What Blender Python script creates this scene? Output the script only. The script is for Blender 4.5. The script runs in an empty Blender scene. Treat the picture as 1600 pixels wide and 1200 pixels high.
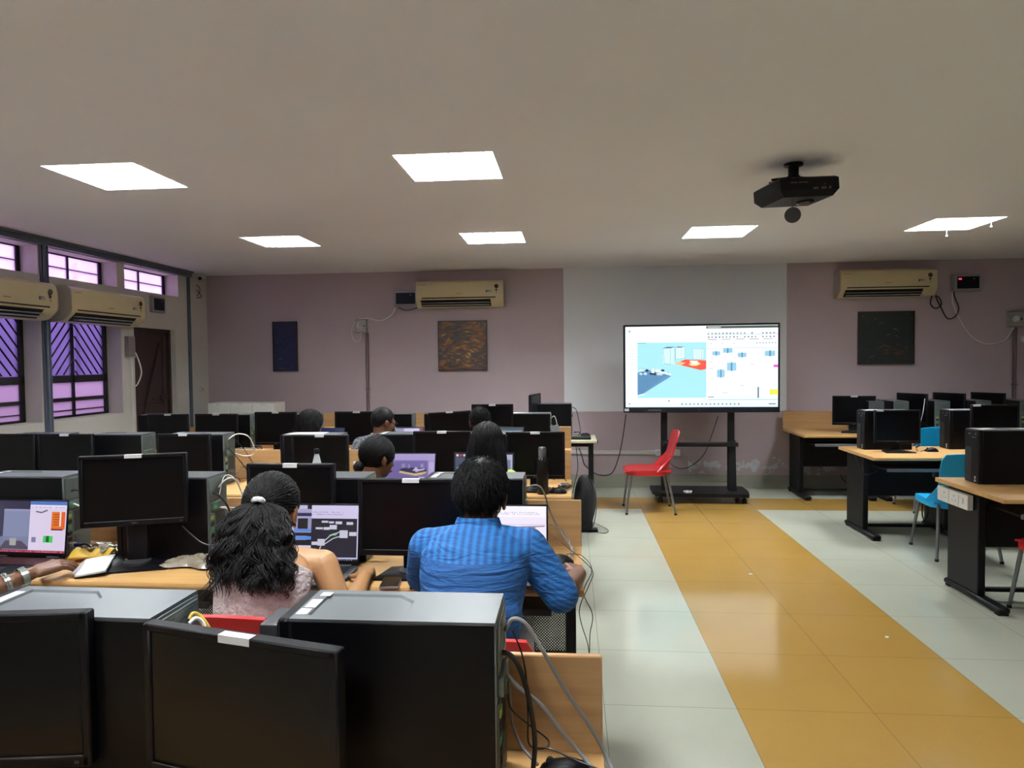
import bpy, bmesh, math, random
import numpy as np
from mathutils import Vector, Matrix
random.seed(7); rng = np.random.default_rng(11)
R = math.radians; PI = math.pi
scene = bpy.context.scene
C = scene.collection

# ------------------------------------------------------------------ camera
CAM_H, FPX, YAW, PITCH, ROLL = 1.6, 1066.3, .0861, .0335, .0104
def camera_axes():
    cy, sy, cp, sp = math.cos(YAW), math.sin(YAW), math.cos(PITCH), math.sin(PITCH)
    f = Vector((-sy*cp, cy*cp, -sp)); r = Vector((cy, sy, 0)); u = r.cross(f)
    c, s = math.cos(ROLL), math.sin(ROLL)
    return c*r - s*u, s*r + c*u, f
cr, cu, cf = camera_axes()
cam = bpy.data.objects.new('camera', bpy.data.cameras.new('camera')); C.objects.link(cam)
cam.data.sensor_width = 36; cam.data.sensor_fit = 'HORIZONTAL'; cam.data.lens = FPX/1600*36
cam.data.clip_start = .02
cam.matrix_world = Matrix(((cr.x, cu.x, -cf.x, 0), (cr.y, cu.y, -cf.y, 0), (cr.z, cu.z, -cf.z, CAM_H), (0, 0, 0, 1)))
scene.camera = cam

# ------------------------------------------------------------------ world, exposure
w = bpy.data.worlds.new('sky'); scene.world = w; w.use_nodes = True
bg = w.node_tree.nodes['Background']
bg.inputs[0].default_value = (.88, .90, 1.0, 1); bg.inputs[1].default_value = 2.4
vs = scene.view_settings
scene.display_settings.display_device = 'sRGB'
vs.view_transform = 'Standard'; vs.look = 'None'; vs.gamma = 1; vs.use_curve_mapping = False
EXPO = 1.50; vs.exposure = EXPO; LIT = 1/2**EXPO     # LIT: screens show their own colours at this exposure
LAMP = 32.0          # strength of the ceiling panels
try:
    scene.cycles.max_bounces = 8; scene.cycles.diffuse_bounces = 5; scene.cycles.use_denoising = True
    scene.cycles.sample_clamp_indirect = 6
except Exception: pass

# ------------------------------------------------------------------ materials
def lin(c):
    return tuple(((v/255)/12.92 if v/255 <= .04045 else (((v/255)+.055)/1.055)**2.4) for v in c)
MATS = {}
def mat(name, col, rough=.5, metal=0, spec=.5, var=.06, scale=9, bump=0, bscale=60, emis=0, coat=0, alpha=None, stretch=None, sheen=0, k=.68):
    if name in MATS: return MATS[name]
    m = bpy.data.materials.new(name); m.use_nodes = True; nt = m.node_tree; N = nt.nodes; L = nt.links
    b = N['Principled BSDF']
    c = tuple(v*k for v in lin(col))
    tc = N.new('ShaderNodeTexCoord'); no = N.new('ShaderNodeTexNoise'); no.inputs['Scale'].default_value = scale
    no.inputs['Detail'].default_value = 3
    src = tc.outputs['Object']
    if stretch:
        mp = N.new('ShaderNodeMapping'); mp.inputs['Scale'].default_value = stretch; L.new(src, mp.inputs[0]); src = mp.outputs[0]
    L.new(src, no.inputs['Vector'])
    mx = N.new('ShaderNodeMix'); mx.data_type = 'RGBA'
    mx.inputs['A'].default_value = tuple(v*(1-var) for v in c)+(1,)
    mx.inputs['B'].default_value = tuple(min(1, v*(1+var)) for v in c)+(1,)
    L.new(no.outputs['Fac'], mx.inputs['Factor']); L.new(mx.outputs['Result'], b.inputs['Base Color'])
    b.inputs['Roughness'].default_value = rough; b.inputs['Metallic'].default_value = metal
    b.inputs['Specular IOR Level'].default_value = spec
    if coat: b.inputs['Coat Weight'].default_value = coat; b.inputs['Coat Roughness'].default_value = .1
    if sheen: b.inputs['Sheen Weight'].default_value = sheen
    if bump:
        n2 = N.new('ShaderNodeTexNoise'); n2.inputs['Scale'].default_value = bscale; L.new(src, n2.inputs['Vector'])
        bp = N.new('ShaderNodeBump'); bp.inputs['Strength'].default_value = bump; bp.inputs['Distance'].default_value = .01
        L.new(n2.outputs['Fac'], bp.inputs['Height']); L.new(bp.outputs[0], b.inputs['Normal'])
    if emis:
        L.new(mx.outputs['Result'], b.inputs['Emission Color']); b.inputs['Emission Strength'].default_value = emis
    if alpha is not None: b.inputs['Alpha'].default_value = alpha
    MATS[name] = m
    return m
def nodes_of(m): return m.node_tree.nodes, m.node_tree.links
def math_node(N, L, op, a, b=None, c=None):
    n = N.new('ShaderNodeMath'); n.operation = op
    for i, v in enumerate((a, b, c)):
        if v is None: continue
        if isinstance(v, (int, float)): n.inputs[i].default_value = v
        else: L.new(v, n.inputs[i])
    return n.outputs[0]
def mixc(N, L, fac, a, b):
    n = N.new('ShaderNodeMix'); n.data_type = 'RGBA'
    if isinstance(fac, (int, float)): n.inputs['Factor'].default_value = fac
    else: L.new(fac, n.inputs['Factor'])
    for k, v in (('A', a), ('B', b)):
        if isinstance(v, tuple): n.inputs[k].default_value = v+(1,) if len(v) == 3 else v
        else: L.new(v, n.inputs[k])
    return n.outputs['Result']
def band(N, L, v, lo, hi):
    return math_node(N, L, 'MULTIPLY', math_node(N, L, 'GREATER_THAN', v, lo), math_node(N, L, 'LESS_THAN', v, hi))

black = mat('black_plastic', (13, 13, 18), .45, spec=.2, var=.1)
black_case = mat('black_case_paint', (9, 9, 13), .42, spec=.18, var=.1, bump=.05, bscale=900)
black_gloss = mat('black_gloss', (12, 12, 15), .16, spec=.5)
screen_off = mat('dark_matt_screen', (7, 7, 11), .32, spec=.2, var=.05)
dgrey = mat('dark_grey_plastic', (52, 53, 57), .45)
mgrey = mat('grey_plastic', (110, 112, 115), .45)
steel = mat('galvanised_steel', (118, 128, 124), .45, metal=.5, var=.15, scale=30)
chrome = mat('chrome', (200, 200, 200), .2, metal=1)
legmetal = mat('grey_leg_metal', (140, 140, 142), .35, metal=.6)
blacksteel = mat('black_powder_steel', (15, 15, 19), .5, spec=.25, bump=.08, bscale=700)
white_pl = mat('white_plastic', (220, 219, 212), .4, k=.9)
cream_pl = mat('cream_plastic', (205, 196, 165), .45)
paper = mat('white_paper', (235, 235, 238), .7, var=.02)
blue_pl = mat('blue_plastic_plug', (38, 52, 150), .4)
green_pl = mat('green_plastic', (70, 160, 100), .5)
lime_pl = mat('lime_plastic', (160, 190, 70), .5)
cable_grey = mat('grey_cable', (150, 150, 150), .5)
cable_white = mat('white_cable', (228, 226, 218), .5, k=1)
cable_black = mat('black_cable', (20, 20, 20), .45)
rubber = mat('black_rubber', (15, 15, 15), .8)
red_pl = mat('red_chair_plastic', (196, 30, 36), .38, coat=.2)
blue_chair = mat('blue_chair_plastic', (20, 160, 212), .38, coat=.2, k=.95)
cream_ac = mat('cream_ac_plastic', (222, 205, 160), .3, coat=.3, var=.03, k=.8)
beige_side = mat('beige_ac_side', (205, 195, 180), .4)
slot_dark = mat('slot_dark', (16, 16, 18), .6)
vane = mat('vane_grey', (175, 180, 182), .4)
skin_m = mat('skin_tan', (176, 122, 84), .5, var=.1, scale=14)
skin_d = mat('skin_brown', (120, 78, 54), .5, var=.1, scale=14)
hair_m = mat('black_hair', (10, 9, 11), .55, spec=.2, var=.3, scale=40)
hair_b = mat('dark_brown_hair', (15, 12, 12), .52, spec=.2, var=.3, scale=40)
eye_w = mat('eye_white', (225, 220, 215), .2); iris = mat('dark_iris', (40, 25, 18), .15)
lip = mat('lip', (140, 75, 65), .45)
denim = mat('blue_denim', (45, 60, 95), .8, var=.2, scale=60)
greyt = mat('light_grey_trousers', (178, 178, 182), .85, var=.06, bump=.2, bscale=30)
darkt = mat('dark_trousers', (38, 38, 44), .85)
shoe = mat('shoe', (60, 55, 52), .6)

def wood_mat(name, a, b, axis='x'):
    m = mat(name, a, .38, coat=.15); N, L = nodes_of(m)
    bs = N['Principled BSDF']
    tc = N.new('ShaderNodeTexCoord'); mp = N.new('ShaderNodeMapping')
    mp.inputs['Scale'].default_value = (1.2, 22, 22) if axis == 'x' else (22, 1.2, 22) if axis == 'y' else (22, 22, 1.2)
    L.new(tc.outputs['Object'], mp.inputs[0])
    no = N.new('ShaderNodeTexNoise'); no.inputs['Scale'].default_value = 2.2; no.inputs['Detail'].default_value = 6
    no.inputs['Distortion'].default_value = .6
    L.new(mp.outputs[0], no.inputs['Vector'])
    rp = N.new('ShaderNodeValToRGB'); rp.color_ramp.elements[0].position = .35; rp.color_ramp.elements[1].position = .68
    rp.color_ramp.elements[0].color = lin(b)+(1,); rp.color_ramp.elements[1].color = lin(a)+(1,)
    L.new(no.outputs['Fac'], rp.inputs[0]); L.new(rp.outputs[0], bs.inputs['Base Color'])
    return m
wood = wood_mat('beech_laminate', (190, 151, 98), (178, 138, 85))
wood_panel = wood_mat('beech_panel', (180, 143, 99), (166, 128, 86))

def holes_mat():
    m = mat('perforated_black_steel', (22, 22, 24), .5); N, L = nodes_of(m)
    bs = N['Principled BSDF']
    tc = N.new('ShaderNodeTexCoord'); vo = N.new('ShaderNodeTexVoronoi'); vo.inputs['Scale'].default_value = 115
    vo.inputs['Randomness'].default_value = 0
    mp = N.new('ShaderNodeMapping'); mp.inputs['Scale'].default_value = (1, 0, 1); mp.inputs['Rotation'].default_value = (0, R(45), 0)
    L.new(tc.outputs['Object'], mp.inputs[0]); L.new(mp.outputs[0], vo.inputs['Vector'])
    f = math_node(N, L, 'GREATER_THAN', vo.outputs['Distance'], .33)
    L.new(f, bs.inputs['Alpha'])
    return m
perf = holes_mat()

EM = {}
def em(col, s=1.0):
    s = round(s*LIT, 4)
    k = (tuple(col), s)
    if k in EM: return EM[k]
    m = bpy.data.materials.new('screen_light'); m.use_nodes = True; N, L = nodes_of(m)
    b = N['Principled BSDF']; b.inputs['Base Color'].default_value = (.01, .01, .01, 1); b.inputs['Roughness'].default_value = .3
    no = N.new('ShaderNodeTexNoise'); no.inputs['Scale'].default_value = 3
    c = lin(col)
    o = mixc(N, L, no.outputs['Fac'], tuple(v*.97 for v in c), tuple(min(1, v*1.03) for v in c))
    L.new(o, b.inputs['Emission Color']); b.inputs['Emission Strength'].default_value = s
    EM[k] = m
    return m

# ------------------------------------------------------------------ mesh builder
class B:
    def __init__(s): s.bm = bmesh.new(); s.mats = []
    def mi(s, m):
        if m is None: return 0
        if m not in s.mats: s.mats.append(m)
        return s.mats.index(m)
    def _faces(s, fs, m, smooth=None):
        i = s.mi(m)
        for f in fs: f.material_index = i
    def box(s, lo, hi, bev=0, m=None, seg=1, M=None):
        lo = Vector(lo); hi = Vector(hi)
        n0 = set(s.bm.faces)
        vs = [s.bm.verts.new((x, y, z)) for x in (lo.x, hi.x) for y in (lo.y, hi.y) for z in (lo.z, hi.z)]
        idx = [(0, 1, 3, 2), (4, 6, 7, 5), (0, 4, 5, 1), (2, 3, 7, 6), (0, 2, 6, 4), (1, 5, 7, 3)]
        fs = [s.bm.faces.new([vs[k] for k in q]) for q in idx]
        if bev:
            es = list({e for f in fs for e in f.edges})
            r = bmesh.ops.bevel(s.bm, geom=es, offset=min(bev, .49*min(abs(hi[i]-lo[i]) for i in range(3))), segments=seg, affect='EDGES', profile=.5)
        new = [f for f in s.bm.faces if f not in n0]
        if M is not None:
            vv = {v for f in new for v in f.verts}
            for v in vv: v.co = M @ v.co
        s._faces(new, m)
        return s
    def poly(s, pts, m=None):
        f = s.bm.faces.new([s.bm.verts.new(p) for p in pts]); s._faces([f], m); return s
    def loft(s, rings, m=None, cap=True, closed=True):
        vr = [[s.bm.verts.new(p) for p in r] for r in rings]; fs = []
        n = len(vr[0])
        for a, b in zip(vr, vr[1:]):
            for i in range(n if closed else n-1):
                j = (i+1) % n
                fs.append(s.bm.faces.new((a[i], a[j], b[j], b[i])))
        if cap:
            fs.append(s.bm.faces.new(vr[0][::-1])); fs.append(s.bm.faces.new(vr[-1]))
        s._faces(fs, m); return s
    def prism(s, pts, axis, a, b, m=None):
        def P(p, t):
            return {'x': (t, p[0], p[1]), 'y': (p[0], t, p[1]), 'z': (p[0], p[1], t)}[axis]
        return s.loft([[P(p, a) for p in pts], [P(p, b) for p in pts]], m)
    def cyl(s, p0, p1, r0, r1=None, n=16, m=None):
        r1 = r0 if r1 is None else r1
        p0 = Vector(p0); p1 = Vector(p1); d = (p1-p0).normalized()
        u = d.orthogonal().normalized(); v = d.cross(u)
        ring = lambda p, r: [p + (u*math.cos(t)+v*math.sin(t))*r for t in (2*PI*k/n for k in range(n))]
        return s.loft([ring(p0, r0), ring(p1, r1)], m)
    def lathe(s, c, prof, n=24, m=None, axis='z'):
        c = Vector(c); rings = []
        for r, h in prof:
            r = max(r, .0003)
            if axis == 'z': rings.append([c+Vector((r*math.cos(2*PI*k/n), r*math.sin(2*PI*k/n), h)) for k in range(n)])
            elif axis == 'y': rings.append([c+Vector((r*math.cos(2*PI*k/n), h, r*math.sin(2*PI*k/n))) for k in range(n)])
            else: rings.append([c+Vector((h, r*math.cos(2*PI*k/n), r*math.sin(2*PI*k/n))) for k in range(n)])
        return s.loft(rings, m)
    def tube(s, pts, r, n=8, m=None, res=5, r1=None):
        P = smooth_path([Vector(p) for p in pts], res) if res else [Vector(p) for p in pts]
        rings = []; u = None
        for i, p in enumerate(P):
            d = (P[min(i+1, len(P)-1)]-P[max(i-1, 0)])
            d = d.normalized() if d.length > 1e-9 else Vector((0, 0, 1))
            if u is None: u = d.orthogonal().normalized()
            u = (u-d*u.dot(d)); u = u.normalized() if u.length > 1e-6 else d.orthogonal().normalized()
            v = d.cross(u); rr = r if r1 is None else r+(r1-r)*i/(len(P)-1)
            rings.append([p+(u*math.cos(t)+v*math.sin(t))*rr for t in (2*PI*k/n for k in range(n))])
        return s.loft(rings, m)
    def ell(s, c, rad, m=None, rot=None, nu=20, nv=12):
        c = Vector(c); rings = []
        for j in range(1, nv):
            ph = PI*j/nv; rr = []
            for i in range(nu):
                th = 2*PI*i/nu
                p = Vector((rad[0]*math.sin(ph)*math.cos(th), rad[1]*math.sin(ph)*math.sin(th), -rad[2]*math.cos(ph)))
                if rot is not None: p = rot @ p
                rr.append(c+p)
            rings.append(rr)
        return s.loft(rings, m)
    def capsule(s, p0, p1, r0, r1, n=16, m=None):
        p0 = Vector(p0); p1 = Vector(p1); d = p1-p0; L = d.length
        d = d.normalized() if L > 1e-6 else Vector((0, 0, 1))
        u = d.orthogonal().normalized(); v = d.cross(u); rings = []
        prof = [(-r0*math.cos(t), r0*math.sin(t)) for t in (PI/2*k/4 for k in (.5, 1, 2, 3, 4))]
        prof += [(L+r1*math.sin(t), r1*math.cos(t)) for t in (PI/2*k/4 for k in (0, 1, 2, 3, 3.5))]
        for h, r in prof: rings.append([p0+d*h+(u*math.cos(t)+v*math.sin(t))*r for t in (2*PI*k/n for k in range(n))])
        return s.loft(rings, m)
    def surf(s, f, nu, nv, thick, m=None):
        """closed sheet: f(u,v)->Vector, given thickness along its normal"""
        G = [[Vector(f(i/nu, j/nv)) for i in range(nu+1)] for j in range(nv+1)]
        def nrm(i, j):
            a = G[j][min(i+1, nu)]-G[j][max(i-1, 0)]; b = G[min(j+1, nv)][i]-G[max(j-1, 0)][i]
            n = a.cross(b); return n.normalized() if n.length > 1e-9 else Vector((0, 0, 1))
        top = [[s.bm.verts.new(G[j][i]+nrm(i, j)*thick/2) for i in range(nu+1)] for j in range(nv+1)]
        bot = [[s.bm.verts.new(G[j][i]-nrm(i, j)*thick/2) for i in range(nu+1)] for j in range(nv+1)]
        fs = []
        for j in range(nv):
            for i in range(nu):
                fs.append(s.bm.faces.new((top[j][i], top[j][i+1], top[j+1][i+1], top[j+1][i])))
                fs.append(s.bm.faces.new((bot[j][i], bot[j+1][i], bot[j+1][i+1], bot[j][i+1])))
        for i in range(nu):
            fs.append(s.bm.faces.new((top[0][i], bot[0][i], bot[0][i+1], top[0][i+1])))
            fs.append(s.bm.faces.new((top[nv][i], top[nv][i+1], bot[nv][i+1], bot[nv][i])))
        for j in range(nv):
            fs.append(s.bm.faces.new((top[j][0], top[j+1][0], bot[j+1][0], bot[j][0])))
            fs.append(s.bm.faces.new((top[j][nu], bot[j][nu], bot[j+1][nu], top[j+1][nu])))
        s._faces(fs, m); return s
    def mesh(s, name, m=None):
        bmesh.ops.recalc_face_normals(s.bm, faces=s.bm.faces[:])
        me = bpy.data.meshes.new(name); s.bm.to_mesh(me); s.bm.free()
        for q in (s.mats or [m]): me.materials.append(q)
        me.shade_smooth(); me.set_sharp_from_angle(angle=R(38))
        return me
    def obj(s, name, m=None, parent=None, loc=None, rot=None):
        o = bpy.data.objects.new(name, s.mesh(name, m)); C.objects.link(o)
        if parent is not None: o.parent = parent
        if loc is not None: o.location = loc
        if rot is not None: o.rotation_euler = rot
        return o
def smooth_path(P, res):
    out = []
    for i in range(len(P)-1):
        p0, p1, p2, p3 = P[max(i-1, 0)], P[i], P[i+1], P[min(i+2, len(P)-1)]
        for k in range(res):
            t = k/res
            out.append(.5*((2*p1)+(p2-p0)*t+(2*p0-5*p1+4*p2-p3)*t*t+(3*p1-p0-3*p2+p3)*t**3))
    out.append(P[-1]); return out

def tag(o, label, cat, group=None, kind=None):
    if label: o['label'] = label
    if cat: o['category'] = cat
    if group: o['group'] = group
    if kind: o['kind'] = kind
    return o
def thing(name, label, cat, loc=(0, 0, 0), rz=0, group=None):
    o = bpy.data.objects.new(name, None); C.objects.link(o); o.empty_display_size = .1
    o.location = loc; o.rotation_euler = (0, 0, rz)
    return tag(o, label, cat, group)
def struct(o): o['kind'] = 'structure'; return o
CHILD = {}
def dup(root, loc, rz=0, label=None, group=None, scale=None, skip=()):
    r = root.copy(); C.objects.link(r); r.location = loc; r.rotation_euler = (0, 0, rz)
    if label: r['label'] = label
    if group: r['group'] = group
    if scale: r.scale = scale if isinstance(scale, tuple) else (scale,)*3
    kids = [o for o in ALLKIDS(root)]
    for ch in kids:
        if ch.name.split('.')[0] in skip: continue
        c = ch.copy(); C.objects.link(c); c.parent = r
        for g in ALLKIDS(ch):
            d = g.copy(); C.objects.link(d); d.parent = c
    return r
def ALLKIDS(o): return [c for c in bpy.data.objects if c.parent == o]

FONT_CACHE = {}
def text_obj(name, body, size, m, parent, loc, rot, extrude=.0004, align='CENTER'):
    cu_ = bpy.data.curves.new(name, 'FONT'); cu_.body = body; cu_.size = size; cu_.extrude = extrude
    cu_.align_x = align; cu_.align_y = 'CENTER'
    t = bpy.data.objects.new(name, cu_); C.objects.link(t)
    bpy.context.view_layer.update()
    dg = bpy.context.evaluated_depsgraph_get()
    me = bpy.data.meshes.new_from_object(t.evaluated_get(dg)); me.name = name
    bpy.data.objects.remove(t); bpy.data.curves.remove(cu_)
    me.materials.clear(); me.materials.append(m)
    o = bpy.data.objects.new(name, me); C.objects.link(o); o.parent = parent; o.location = loc; o.rotation_euler = rot
    return o

def paint(items, W, H, origin, parent, name='screen_image', M=None, s=1.0, lift=.0003):
    """flat drawing of a lit screen on the plane facing -y; items in 0..1 units"""
    b = B(); z = 0
    def P(x, y, k): return (origin[0]+(x-.5)*W, origin[1]-lift*(1+k*.08), origin[2]+y*H)
    for k, it in enumerate(items):
        t = it[0]; m = em(it[-1], s)
        if t == 'r':
            x0, y0, x1, y1 = it[1:5]
            b.poly([P(x0, y0, k), P(x1, y0, k), P(x1, y1, k), P(x0, y1, k)], m)
        elif t == 'p': b.poly([P(x, y, k) for x, y in it[1]], m)
        elif t == 'l':
            pts = it[1]; wd = it[2]
            for (xa, ya), (xb, yb) in zip(pts, pts[1:]):
                dx, dy = (xb-xa)*W, (yb-ya)*H; L = math.hypot(dx, dy) or 1
                nx, ny = -dy/L*wd/W, dx/L*wd/H
                b.poly([P(xa-nx, ya-ny, k), P(xb-nx, yb-ny, k), P(xb+nx, yb+ny, k), P(xa+nx, ya+ny, k)], m)
    i = len(items)
    o = b.obj(name, None, parent)
    if M is not None: o.matrix_local = M
    return o
# ------------------------------------------------------------------ the room
D, H, XL, XR, YB = 8.64, 2.76, -4.77, 6.9, -3.2
TX, TY, T = .746, 7.367, .603       # floor tile grid
def floor_mat():
    m = mat('vitrified_floor_tiles', (205, 207, 196), .2); N, L = nodes_of(m); bs = N['Principled BSDF']
    tc = N.new('ShaderNodeTexCoord'); sp = N.new('ShaderNodeSeparateXYZ'); L.new(tc.outputs['Object'], sp.inputs[0])
    x, y = sp.outputs[0], sp.outputs[1]
    stripe = math_node(N, L, 'MULTIPLY', band(N, L, x, TX, TX+2*T), math_node(N, L, 'LESS_THAN', y, TY+T))
    cross = band(N, L, y, TY, TY+T)
    orange = math_node(N, L, 'MAXIMUM', stripe, cross)
    n1 = N.new('ShaderNodeTexNoise'); n1.inputs['Scale'].default_value = 2.2; n1.inputs['Detail'].default_value = 8; L.new(tc.outputs['Object'], n1.inputs[0])
    n2 = N.new('ShaderNodeTexNoise'); n2.inputs['Scale'].default_value = 90; n2.inputs['Detail'].default_value = 3; L.new(tc.outputs['Object'], n2.inputs[0])
    wv = mixc(N, L, n1.outputs['Fac'], lin((164, 166, 150)), lin((180, 182, 167)))
    wv = mixc(N, L, math_node(N, L, 'MULTIPLY', n2.outputs['Fac'], .35), wv, lin((156, 160, 146)))
    ov = mixc(N, L, n1.outputs['Fac'], lin((156, 122, 60)), lin((166, 132, 70)))
    ov = mixc(N, L, math_node(N, L, 'MULTIPLY', n2.outputs['Fac'], .3), ov, lin((140, 108, 50)))
    base = mixc(N, L, orange, wv, ov)
    def joint(v, o):
        f = math_node(N, L, 'FRACT', math_node(N, L, 'DIVIDE', math_node(N, L, 'SUBTRACT', v, o-T*60), T))
        d = math_node(N, L, 'ABSOLUTE', math_node(N, L, 'SUBTRACT', f, .5))
        return math_node(N, L, 'GREATER_THAN', d, .5-.0028)
    j = math_node(N, L, 'MAXIMUM', joint(x, TX), joint(y, TY))
    base = mixc(N, L, math_node(N, L, 'MULTIPLY', j, .6), base, lin((90, 80, 60)))
    L.new(base, bs.inputs['Base Color'])
    rg = math_node(N, L, 'MULTIPLY_ADD', n1.outputs['Fac'], .09, .06)
    L.new(rg, bs.inputs['Roughness']); bs.inputs['Specular IOR Level'].default_value = .45
    return m
struct(B().box((XL-.3, YB-.2, -.1), (XR+.2, D+.2, 0)).obj('floor', floor_mat()))

def backwall_mat():
    m = mat('painted_back_wall', (150, 126, 128), .65); N, L = nodes_of(m); bs = N['Principled BSDF']
    tc = N.new('ShaderNodeTexCoord'); sp = N.new('ShaderNodeSeparateXYZ'); L.new(tc.outputs['Object'], sp.inputs[0])
    x, z = sp.outputs[0], sp.outputs[2]
    no = N.new('ShaderNodeTexNoise'); no.inputs['Scale'].default_value = 1.3; no.inputs['Detail'].default_value = 7; L.new(tc.outputs['Object'], no.inputs[0])
    n3 = N.new('ShaderNodeTexNoise'); n3.inputs['Scale'].default_value = 45; L.new(tc.outputs['Object'], n3.inputs[0])
    mv = mixc(N, L, no.outputs['Fac'], lin((173, 157, 162)), lin((185, 169, 173)))
    wh = mixc(N, L, no.outputs['Fac'], lin((226, 231, 238)), lin((232, 237, 243)))
    panel = math_node(N, L, 'MULTIPLY', band(N, L, x, -.085, 2.64), math_node(N, L, 'GREATER_THAN', z, .955))
    col = mixc(N, L, panel, mv, wh)
    # flaking paint low on the wall
    n4 = N.new('ShaderNodeTexNoise'); n4.inputs['Scale'].default_value = 7; n4.inputs['Detail'].default_value = 10; n4.inputs['Roughness'].default_value = .65
    L.new(tc.outputs['Object'], n4.inputs[0])
    zc = math_node(N, L, 'ABSOLUTE', math_node(N, L, 'SUBTRACT', z, .26))
    zf = math_node(N, L, 'SUBTRACT', .66, math_node(N, L, 'MULTIPLY', math_node(N, L, 'SUBTRACT', .16, zc), 1.1))
    flake = math_node(N, L, 'GREATER_THAN', n4.outputs['Fac'], zf)
    flake = math_node(N, L, 'MULTIPLY', flake, band(N, L, x, 1.45, 3.4)); flake = math_node(N, L, 'MULTIPLY', flake, band(N, L, z, .15, .42))
    col = mixc(N, L, flake, col, mixc(N, L, n3.outputs['Fac'], lin((175, 180, 188)), lin((222, 226, 230))))
    L.new(col, bs.inputs['Base Color'])
    bp = N.new('ShaderNodeBump'); bp.inputs['Strength'].default_value = .12; L.new(n3.outputs['Fac'], bp.inputs['Height']); L.new(bp.outputs[0], bs.inputs['Normal'])
    return m
struct(B().box((XL-.3, D, 0), (XR+.2, D+.2, H+.2)).obj('wall_back', backwall_mat()))
leftpaint = mat('off_white_wall_paint', (214, 209, 200), .7, k=.85, var=.05, scale=3, bump=.15, bscale=20)
rightpaint = mat('mauve_wall_paint', (160, 138, 138), .7, var=.05, scale=3)
struct(B().box((XR, YB, 0), (XR+.2, D, H+.2)).obj('wall_right', rightpaint))
struct(B().box((XL-.3, YB-.2, 0), (XR+.2, YB, H+.2)).obj('wall_front', rightpaint))

def grid_wall(us, vs_, holes, f):
    """boxes for every grid cell that lies in no hole; f(u0,v0,u1,v1)"""
    for a, b in zip(us, us[1:]):
        for c, d in zip(vs_, vs_[1:]):
            mu, mv = (a+b)/2, (c+d)/2
            if not any(h[0] < mu < h[2] and h[1] < mv < h[3] for h in holes): f(a, c, b, d)
WZ0, WZ1, CZ0, CZ1 = 1.09, 2.10, 2.425, 2.685
lowwin = [(2.70, 3.70), (3.80, 4.66), (4.78, 5.785), (5.90, 6.90)]  # first two lie out of view, added to let in light
clere = [(2.70, 3.70), (3.80, 4.66), (4.78, 5.785), (5.89, 6.86), (6.98, 7.99)]  # again the first two are unseen, added for daylight
DOOR = (7.116, 7.90, 2.02)
holes = [(a, WZ0, b, WZ1) for a, b in lowwin]+[(a, CZ0, b, CZ1) for a, b in clere]+[(DOOR[0], 0, DOOR[1], DOOR[2])]
us = sorted({YB, D, *[h[0] for h in holes], *[h[2] for h in holes]}); vz = sorted({0, H+.2, *[h[1] for h in holes], *[h[3] for h in holes]})
b = B(); TH = .22
grid_wall(us, vz, holes, lambda a, c, e, d: b.box((XL-TH, a, c), (XL, e, d)))
struct(b.obj('wall_left', leftpaint))

# ceiling with the recesses of the lamps cut out
LS = .59
lamps = [(-3.07, 3.74), (-1.0, 3.78), (-3.04, 6.05), (-1.01, 6.14), (1.06, 6.14), (3.06, 6.05),
         (-3.04, 1.45), (-1.0, 1.45), (1.06, 1.45), (3.1, 1.45), (3.1, 3.74), (-1.0, -.85), (1.06, -.85), (5.15, 3.74), (5.15, 1.45)]  # unseen panels past the view, needed to light the room
lamp_skip = {10, 8, 12, 13, 14}
lamps = [p for i, p in enumerate(lamps) if i not in lamp_skip]
ch = [(x, y, x+LS, y+LS) for x, y in lamps]
us = sorted({XL-.3, XR+.2, *[h[0] for h in ch], *[h[2] for h in ch]}); vy = sorted({YB-.2, D+.2, *[h[1] for h in ch], *[h[3] for h in ch]})
b = B()
grid_wall(us, vy, ch, lambda a, c, e, d: b.box((a, c, H), (e, d, H+.05)))
ceil_m = mat('ceiling_paint', (222, 221, 224), .75, var=.04, scale=1.2, k=1)
struct(b.obj('ceiling', ceil_m))
struct(B().box((XL-.3, YB-.2, H+.2), (XR+.2, D+.2, H+.3)).obj('trim_9', ceil_m))

# skirting tiles
tile_m = mat('skirting_tile', (176, 176, 160), .35, var=.1, scale=5)
struct(B().box((XL, D-.012, 0), (XR, D, .075), .002).box((XL, D-.009, .077), (XR, D, .16), .002).obj('baseboard_back', tile_m))
struct(B().box((XL, YB, 0), (XL+.012, 7.1, .12), .002).box((XL, 7.92, 0), (XL+.012, D-.012, .12), .002).obj('baseboard_left', tile_m))
# blue grey steel: beam under the ceiling and posts on the left wall
steelblue = mat('blue_grey_paint', (98, 110, 124), .45, var=.08)
struct(B().box((XL, YB, 2.692), (XL+.05, 8.22, H)).box((XL+.05, YB, 2.74), (XL+.075, 8.22, H)).obj('trim_1', steelblue))
struct(B().box((XL, 5.800, .0), (XL+.022, 5.885, 2.692), .003).box((XL+.022, 5.812, .0), (XL+.045, 5.84, 2.692), .003).box((XL+.022, 5.86, .0), (XL+.034, 5.875, 2.692), .003).obj('trim_2', steelblue))
struct(B().box((XL, 8.17, .0), (XL+.02, 8.225, 2.692), .003).box((XL+.02, 8.18, 0), (XL+.035, 8.20, 2.692), .003).obj('trim_3', steelblue))
struct(B().box((XL, 4.675, .0), (XL+.022, 4.765, 2.692), .003).obj('trim_4', steelblue))

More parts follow.
